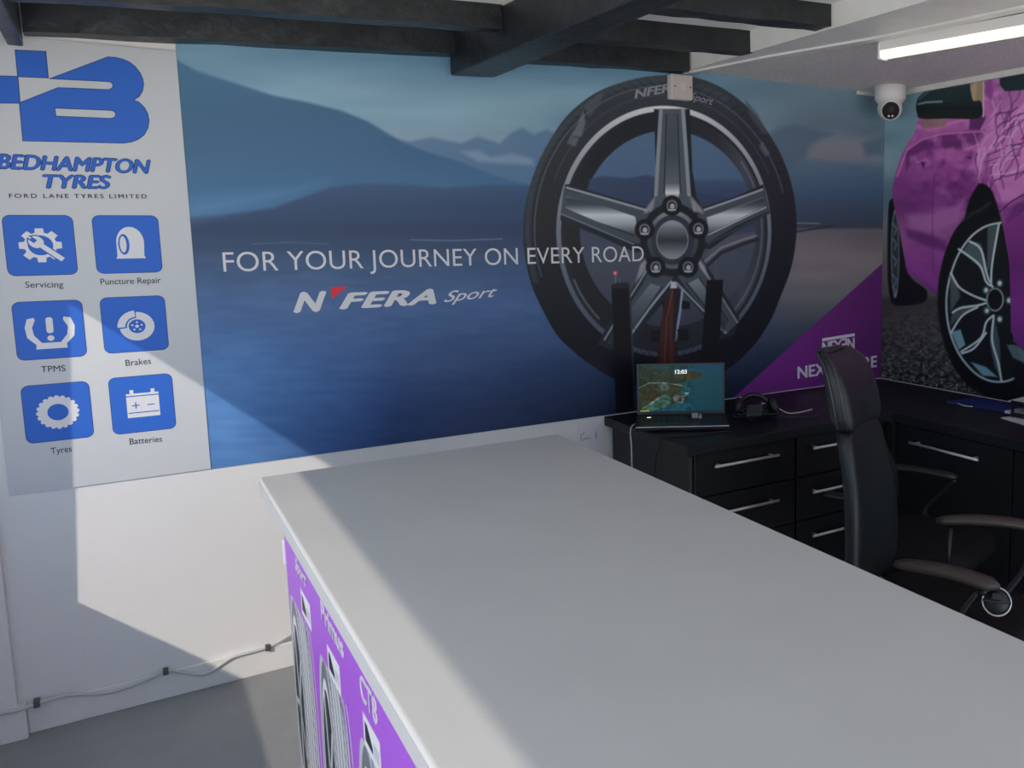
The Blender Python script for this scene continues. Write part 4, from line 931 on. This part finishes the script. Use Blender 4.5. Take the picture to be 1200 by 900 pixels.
def star_base(P, root, z_seat):
    bm = nb(); lathe(bm, P(0.24, 0, 0.10), (0, 0, 1), [(0, 0.03), (0.0, 0.032), (0.16, 0.028), (0.16, 0.018), (z_seat-0.12, 0.018)], 16); obj('gas_lift', bm, M['tubeblack'], root, smooth=True)
    for k in range(5):
        a = 2*PI*k/5+0.3
        e = (0.24+0.28*math.cos(a), 0.28*math.sin(a))
        bm = nb(); tube(bm, [P(0.24, 0, 0.12), P(0.24+0.15*math.cos(a), 0.15*math.sin(a), 0.105), P(e[0], e[1], 0.082)], [0.026, 0.020, 0.014], 8); obj('base_leg', bm, M['tubeblack'], root, smooth=True)
        bm = nb(); d = (P(0, math.sin(a+1.2), 0)-P(0, 0, 0))
        ax = Vector((math.cos(a*2.1), math.sin(a*2.1), 0))
        for s in (-1, 1): lathe(bm, P(e[0], e[1], 0.028)+ax*(0.008*s), ax*s, [(0, 0.026), (0.010, 0.028), (0.014, 0.022)], 16)
        tube(bm, [P(e[0], e[1], 0.03), P(e[0], e[1], 0.085)], 0.008, 8); obj('castor', bm, M['blackplastic'], root, smooth=True)
def arm_pad(root, a, b, w, name='armrest', bow=0.012, m=None):
    """long thin pad from a to b, gently bowed, with rounded ends"""
    a, b = Vector(a), Vector(b); d = (b-a); n = Vector((-d.y, d.x, 0)).normalized(); secs = []
    for i in range(13):
        t = i/12; c = a+d*t+Vector((0, 0, bow*math.sin(PI*t)))
        ww = w*(0.28+0.72*min(1, math.sin(PI*min(max(t, 0.02), 0.98))**0.45*1.02)) if t < 0.5 else w*min(1, (1-(max(0, t-0.86)/0.14)**2)**0.5+0.05)
        h = 0.011 if 0 < i < 12 else 0.006
        secs.append([c+n*ww+Vector((0, 0, -h)), c+n*ww*1.02, c+n*ww*0.7+Vector((0, 0, h)), c-n*ww*0.7+Vector((0, 0, h)), c-n*ww*1.02, c-n*ww+Vector((0, 0, -h))])
    bm = nb(); loft(bm, secs); return obj(name, bm, m or M['armpad'], root, smooth=True)
# ---- the tall chair
oA = (-1.595, -1.545); P, F, L = frame_chair(oA, (0.45, -0.893))
chA = empty('office_chair', (oA[0], oA[1], 0.0), 'tall black high-back office chair with headrest and brown armrests, beside the counter', 'chair', 'office chairs')
zz = [0.50, 0.56, 0.64, 0.72, 0.80, 0.88, 0.95, 1.005]
ff = np.interp(zz, [0.5, 0.62, 0.8, 0.9, 1.05], [-0.010, 0.0, -0.012, -0.032, -0.068])
ww = np.interp(zz, [0.5, 0.56, 0.75, 0.9, 1.0], [0.185, 0.205, 0.185, 0.155, 0.135])
bm = nb(); loft(bm, [pad_sec(P, f, z, wd*(0.9 if z < 0.52 else 1), 0.035, 0.030) for f, z, wd in zip(ff, zz, ww)]); obj('backrest', bm, M['leather'], chA, smooth=True, sub=1)
zz = [0.985, 1.0, 1.04, 1.09, 1.14, 1.175, 1.20, 1.212]
ff = [-0.052, -0.053, -0.060, -0.069, -0.082, -0.100, -0.124, -0.140]
ww = [0.128, 0.138, 0.142, 0.142, 0.138, 0.128, 0.108, 0.085]
tt = [0.035, 0.046, 0.050, 0.048, 0.042, 0.035, 0.026, 0.016]
bm = nb(); loft(bm, [pad_sec(P, f, z, wd, t, t*0.9) for f, z, wd, t in zip(ff, zz, ww, tt)]); hd = obj('headrest', bm, M['leather'], chA, smooth=True, sub=1)
bm = nb()
for dd in (0.014, -0.014):
    pts = []
    for sgn in (1, -1):
        seq = list(zip(ff, zz, ww))[1:] if sgn > 0 else list(zip(ff, zz, ww))[:0:-1]
        pts += [P(f+dd+0.026, sgn*(wd-0.004), z-0.004*(z > 1.19)) for f, z, wd in seq]
    tube(bm, pts, 0.0035, 6)
obj('piping', bm, M['pipe'], hd, smooth=True)
bm = nb(); tube(bm, [P(-0.052+0.038-0.012*(l/0.1)**4+0.02*(l/0.138)**2, l, 0.990) for l in np.linspace(-0.105, 0.105, 14)], 0.003, 6); obj('seam', bm, M['pipe'], hd, smooth=True)
bm = nb(); loft(bm, [[P(f, l*wd, z) for f, l, z in ((0.0, -1, 0.45), (0.0, 1, 0.45), (0.0, 1, 0.5), (0.0, -1, 0.5))] for wd in (0.1, 0.1)]) if False else None
def seat_pad(P, root, z, w_, d0, d1):
    bm2 = nb(); secs = []
    for zq, k in ((z-0.045, 0.90), (z-0.035, 0.98), (z-0.01, 1.0), (z+0.015, 0.97), (z+0.028, 0.86), (z+0.032, 0.6)):
        c = (d0+d1)/2; h = (d1-d0)/2*k; s = []
        for q in range(28):
            a = 2*PI*q/28; cc, ss = math.cos(a), math.sin(a)
            s.append(P(c+h*abs(cc)**(2/3.6)*(1 if cc > 0 else -1), w_*k*abs(ss)**(2/3.6)*(1 if ss > 0 else -1), zq))
        secs.append(s)
    loft(bm2, secs); return obj('seat', bm2, M['seatfabric'], root, smooth=True, sub=1)
seat_pad(P, chA, 0.47, 0.245, 0.0, 0.48)
star_base(P, chA, 0.47)
N0, N1 = un(1049, 660, 2, 0.66), un(1172, 688, 2, 0.66)
G0, G1 = un(1097, 610, 2, 0.66), un(1216, 617, 2, 0.66)
arm_pad(chA, N0, N1, 0.028); arm_pad(chA, G0, G1, 0.026)
q0 = un(1114, 620, 2, 0.645); q1 = un(1131, 662, 0, q0[0]-0.02)
bm = nb(); tube(bm, [q0, (Vector(q0)+Vector((-0.01, 0.0, -0.09))), P(0.22, 0.235, 0.45)], 0.009, 8); obj('arm_post', bm, M['tubeblack'], chA, smooth=True)
bm = nb(); tube(bm, spline([Vector(G1)+Vector((-0.01, 0.01, -0.012)), Vector(un(1207, 650, 2, 0.60)), Vector(un(1196, 672, 2, 0.60)), Vector(un(1182, 690, 2, 0.60)), Vector(un(1172, 702, 2, 0.605))], 6), 0.010, 8); obj('arm_post', bm, M['tubeblack'], chA, smooth=True)
bm = nb(); tube(bm, spline([Vector(N1)+Vector((-0.03, 0.03, -0.015)), Vector(un(1156, 694, 2, 0.60)), Vector(un(1142, 697, 2, 0.57)), P(0.30, -0.235, 0.50), P(0.28, -0.22, 0.45)], 6), 0.010, 8); obj('arm_post', bm, M['tubeblack'], chA, smooth=True)
kc = Vector(un(1168, 705, 2, 0.61)); kn = (Vector(CAM)-kc).normalized()
ka = kn.cross(Vector((0, 0, 1))).normalized(); kb = ka.cross(kn)
kr = 16.0/FPX*((kc-Vector(CAM)).dot(Vector(_f)))
bm = nb(); lathe(bm, kc-kn*0.012, kn, [(0, kr*0.9), (0.010, kr*0.92), (0.014, kr*0.80), (0.016, 0.004)], 28); dial = obj('tilt_dial', bm, M['blackplastic'], chA, smooth=True)
bm = nb(); tube(bm, [kc+ka*kr*math.cos(t)+kb*kr*math.sin(t) for t in np.linspace(0, 2*PI, 33)], 0.0023, 8, caps=False); obj('rim', bm, M['chrome'], dial, smooth=True)
bm = nb(); tube(bm, [kc-ka*kr+kn*0.006, kc+kn*0.009, kc+ka*kr+kn*0.006], 0.003, 8); obox(bm, kc+kb*kr*0.35+kn*0.01, ka, kb, kn, kr*0.32, kr*0.2, 0.006); obj('grip', bm, M['blackedge'], dial)
# ---- the chair behind it
oB = (-1.132, -1.092); P2, F2, L2 = frame_chair(oB, (0.31, -0.95))
chB = empty('office_chair', (oB[0], oB[1], 0.0), 'low black office chair mostly hidden behind the tall chair, one thin armrest showing', 'chair', 'office chairs')
zz = [0.50, 0.54, 0.60, 0.66, 0.72, 0.76, 0.78]; ff = [0, 0.01, 0.012, 0.0, -0.02, -0.035, -0.045]; ww = [0.11, 0.13, 0.14, 0.14, 0.13, 0.11, 0.08]
bm = nb(); loft(bm, [pad_sec(P2, f, z, wd, 0.025, 0.02) for f, z, wd in zip(ff, zz, ww)]); obj('backrest', bm, M['leather'], chB, smooth=True, sub=1)
bm = nb(); tube(bm, [P2(-0.02, 0, 0.56), P2(-0.03, 0, 0.44), P2(0.10, 0, 0.41)], 0.016, 8); obj('back_bracket', bm, M['tubeblack'], chB, smooth=True)
seat_pad(P2, chB, 0.46, 0.215, 0.02, 0.44); star_base(P2, chB, 0.46)
B0, B1 = Vector(un(1034, 546, 2, 0.62)), Vector(un(1123, 560, 2, 0.615))
arm_pad(chB, B0, B1, 0.020, bow=0.008, m=M['tubeblack'])
bm = nb(); tube(bm, spline([B1+Vector((-0.005, 0.01, -0.008)), B1+Vector((-0.02, 0.06, -0.07)), B1+Vector((-0.05, 0.12, -0.16)), P2(0.2, 0.20, 0.43)], 6), 0.011, 8); obj('arm_post', bm, M['tubeblack'], chB, smooth=True)
mr = lambda v: P2((v-Vector((oB[0], oB[1], 0))).dot(F2), -0.72*(v-Vector((oB[0], oB[1], 0))).dot(L2), v.z)
arm_pad(chB, mr(B0), mr(B1), 0.020, bow=0.008, m=M['tubeblack'])
bm = nb(); tube(bm, spline([mr(B1+Vector((-0.005, 0.01, -0.008))), mr(B1+Vector((-0.02, 0.06, -0.07))), mr(B1+Vector((-0.05, 0.12, -0.16))), P2(0.2, -0.20, 0.43)], 6), 0.011, 8); obj('arm_post', bm, M['tubeblack'], chB, smooth=True)

# ================================================================== FITTINGS
# tube light
def tube_light(la, lb, label):
  up = Vector((0, 0, 0.996))
  ld = (lb-la).normalized(); ln = Vector((-ld.y, ld.x, 0)); lm = (la+lb)/2; hl_ = (lb-la).length/2
  lt = empty('tube_light', (lm.x, lm.y, 2.262), label, 'ceiling light')
  bm = nb(); obox(bm, lm+up*2.243, ld, ln, up, hl_, 0.026, 0.019); obj('housing', bm, M['white'], lt, bevel=0.003)
  bm = nb(); loft(bm, [[lm+ld*(s*(hl_-0.004))+ln*a+up*z for a, z in ((-0.024, 2.224), (-0.025, 2.210), (-0.018, 2.198), (0, 2.194), (0.018, 2.198), (0.025, 2.210), (0.024, 2.224))] for s in (-1, 1)]); obj('diffuser', bm, M['tube_on'], lt)
  bm = nb(); obox(bm, lm-ld*(hl_-0.003)+up*2.222, ld, ln, up, 0.005, 0.029, 0.030); obj('end_cap', bm, M['white'], lt, bevel=0.004)
  bm = nb(); obox(bm, la+ld*0.33+ln*0.027+up*2.235, ld, ln, up, 0.010, 0.004, 0.014); obj('clip', bm, M['cablegrey'], lt)
tube_light(Vector((-0.955, -0.935, 0)), Vector((-0.725, -2.115, 0)), 'long white ceiling batten light, lit, on the textured ceiling')
tube_light(Vector((-0.62, -3.1, 0)), Vector((-0.39, -4.28, 0)), 'added second lit batten light towards the shop front, unseen, to brighten the room')  # added fixture out of view, gives ceiling and counter more light
c0, c1, c2 = [Vector(un(x, y, 2, 2.257)) for x, y in ((984, 54.5), (1036, 43.5), (1200, 5.5))]
bm = nb(); tube(bm, [c0, c1, c2, c2+(c2-c1)*0.6], 0.005, 8)  # dark strip stands in for the shadow line between batten and ceiling
tag(obj('shadow_strip', bm, M['darkclip'], None, smooth=True), 'thin dark strip standing in for the shadow gap beside the batten light', 'cable')
# security camera
cc = Vector((-0.155, -0.19, 2.262))
sc_ = empty('security_camera', tuple(cc), 'white turret security camera on the ceiling in the corner', 'security camera')
bm = nb(); lathe(bm, cc, (0, 0, -1), [(0, 0.072), (0.002, 0.076), (0.064, 0.076), (0.070, 0.070), (0.080, 0.064), (0.082, 0.02)], 36); obj('base', bm, M['white'], sc_, smooth=True)
look = (Vector(CAM)-cc+Vector((0.6, 0.2, -0.6))).normalized(); bc = cc+Vector((0, 0, -0.106))
bm = nb(); bmesh.ops.create_uvsphere(bm, u_segments=32, v_segments=20, radius=0.061, matrix=Matrix.Translation(bc)); ball = obj('ball', bm, M['white'], sc_, smooth=True)
bm = nb(); lathe(bm, bc+look*0.036, look, [(0, 0.049), (0.020, 0.048), (0.024, 0.045), (0.024, 0.040)], 30); obj('bezel', bm, M['white'], ball, smooth=True)
bm = nb(); lathe(bm, bc+look*0.046, look, [(0, 0.042), (0.0165, 0.042), (0.017, 0.002)], 30); fc = obj('lens_face', bm, M['glassdark'], ball)
px_ = look.cross(up).normalized(); py_ = px_.cross(look)
bm = nb(); lathe(bm, bc+look*0.0625+py_*0.006, look, [(0, 0.015), (0.003, 0.014), (0.0035, 0.002)], 20); obj('lens', bm, mat('lens_glass', (0.03, 0.03, 0.035), 0.4, spec=0.3), fc)
for s in (-1, 1):
    bm = nb(); lathe(bm, bc+look*0.0625-py_*0.026+px_*0.009*s, look, [(0, 0.0055), (0.002, 0.005), (0.0025, 0.001)], 12); obj('led', bm, M['white'], fc)
bm = nb(); box(bm, -0.205, -0.03, -0.020, -0.003, 2.242, 2.260); bmesh.ops.subdivide_edges(bm, edges=bm.edges, cuts=1)
tag(obj('cable_trunking', bm, M['white'], None, bevel=0.002), 'short white trunking on the rear wall behind the security camera', 'trunking')
# spur box at the end of the fascia
jb = empty('spur_box', (-1.275, -0.003, 2.128), 'small white electrical box on the wall at the top of the pictured tyre', 'electrical box')
bm = nb(); box(bm, -1.328, -1.222, -0.045, -0.004, 2.130, 2.236); obj('back_box', bm, M['white'], jb, bevel=0.004)
bm = nb(); box(bm, -1.326, -1.224, -0.050, -0.044, 2.132, 2.234); pl = obj('front_plate', bm, M['switch'], jb, bevel=0.003)
bm = nb(); box(bm, -1.287, -1.263, -0.054, -0.049, 2.168, 2.202); obj('switch', bm, mat('switch_rocker', (0.66, 0.60, 0.57), 0.4), pl, bevel=0.002)
for x in (-1.315, -1.236):
    bm = nb(); lathe(bm, (x, -0.0505, 2.183), (0, -1, 0), [(0, 0.004), (0.0015, 0.0035), (0.002, 0.0005)], 10); obj('screw', bm, M['darkclip'], pl)
# cable along the baseboard
cp = [(-3.90, 0.112), (-3.781, 0.106), (-3.73, 0.104), (-3.688, 0.103), (-3.61, 0.099), (-3.499, 0.074), (-3.391, 0.089), (-3.344, 0.101), (-3.29, 0.078), (-3.231, 0.056), (-3.173, 0.080), (-3.138, 0.092), (-3.035, 0.097), (-2.972, 0.118), (-2.90, 0.135), (-2.6, 0.13), (-2.2, 0.12), (-1.75, 0.12)]
wc = empty('wall_cable', (-2.9, -0.02, 0.0), 'pale grey cable drooping along the baseboard of the rear wall', 'cable')
bm = nb(); tube(bm, spline([(x, -0.0515 if x < -3.72 else (-0.035 if x < -3.68 else -0.020), z) for x, z in cp], 6), 0.0055, 8); obj('sheath', bm, M['cablegrey'], wc, smooth=True)
for x, z in ((-3.688, 0.103), (-3.344, 0.101), (-3.035, 0.097)):
    bm = nb(); box(bm, x-0.008, x+0.008, -0.030 if x > -3.6 else -0.043, -0.0135, z-0.012, z+0.010); obj('clip', bm, M['darkclip'], wc, bevel=0.002)
# note under the mural, next to the desk end
nt_ = empty('wall_note', (-1.74, 0.0, 0.66), 'white paper note with faint pen marks, on the wall beside the desk end', 'note')
bm = nb(); box(bm, -1.80, -1.69, -0.002, 0.0, 0.63, 0.745); obj('paper', bm, M['paper'], nt_)
bm = nb()
for a, b in (((-1.785, 0.695), (-1.768, 0.703)), ((-1.785, 0.690), (-1.782, 0.668)), ((-1.775, 0.672), (-1.760, 0.678)), ((-1.757, 0.672), (-1.750, 0.682)), ((-1.745, 0.670), (-1.738, 0.680)), ((-1.712, 0.70), (-1.713, 0.668))):
    tube(bm, [(a[0], -0.0025, a[1]), (b[0], -0.0025, b[1])], 0.0012, 5)
obj('pen_marks', bm, M['navy'], nt_)
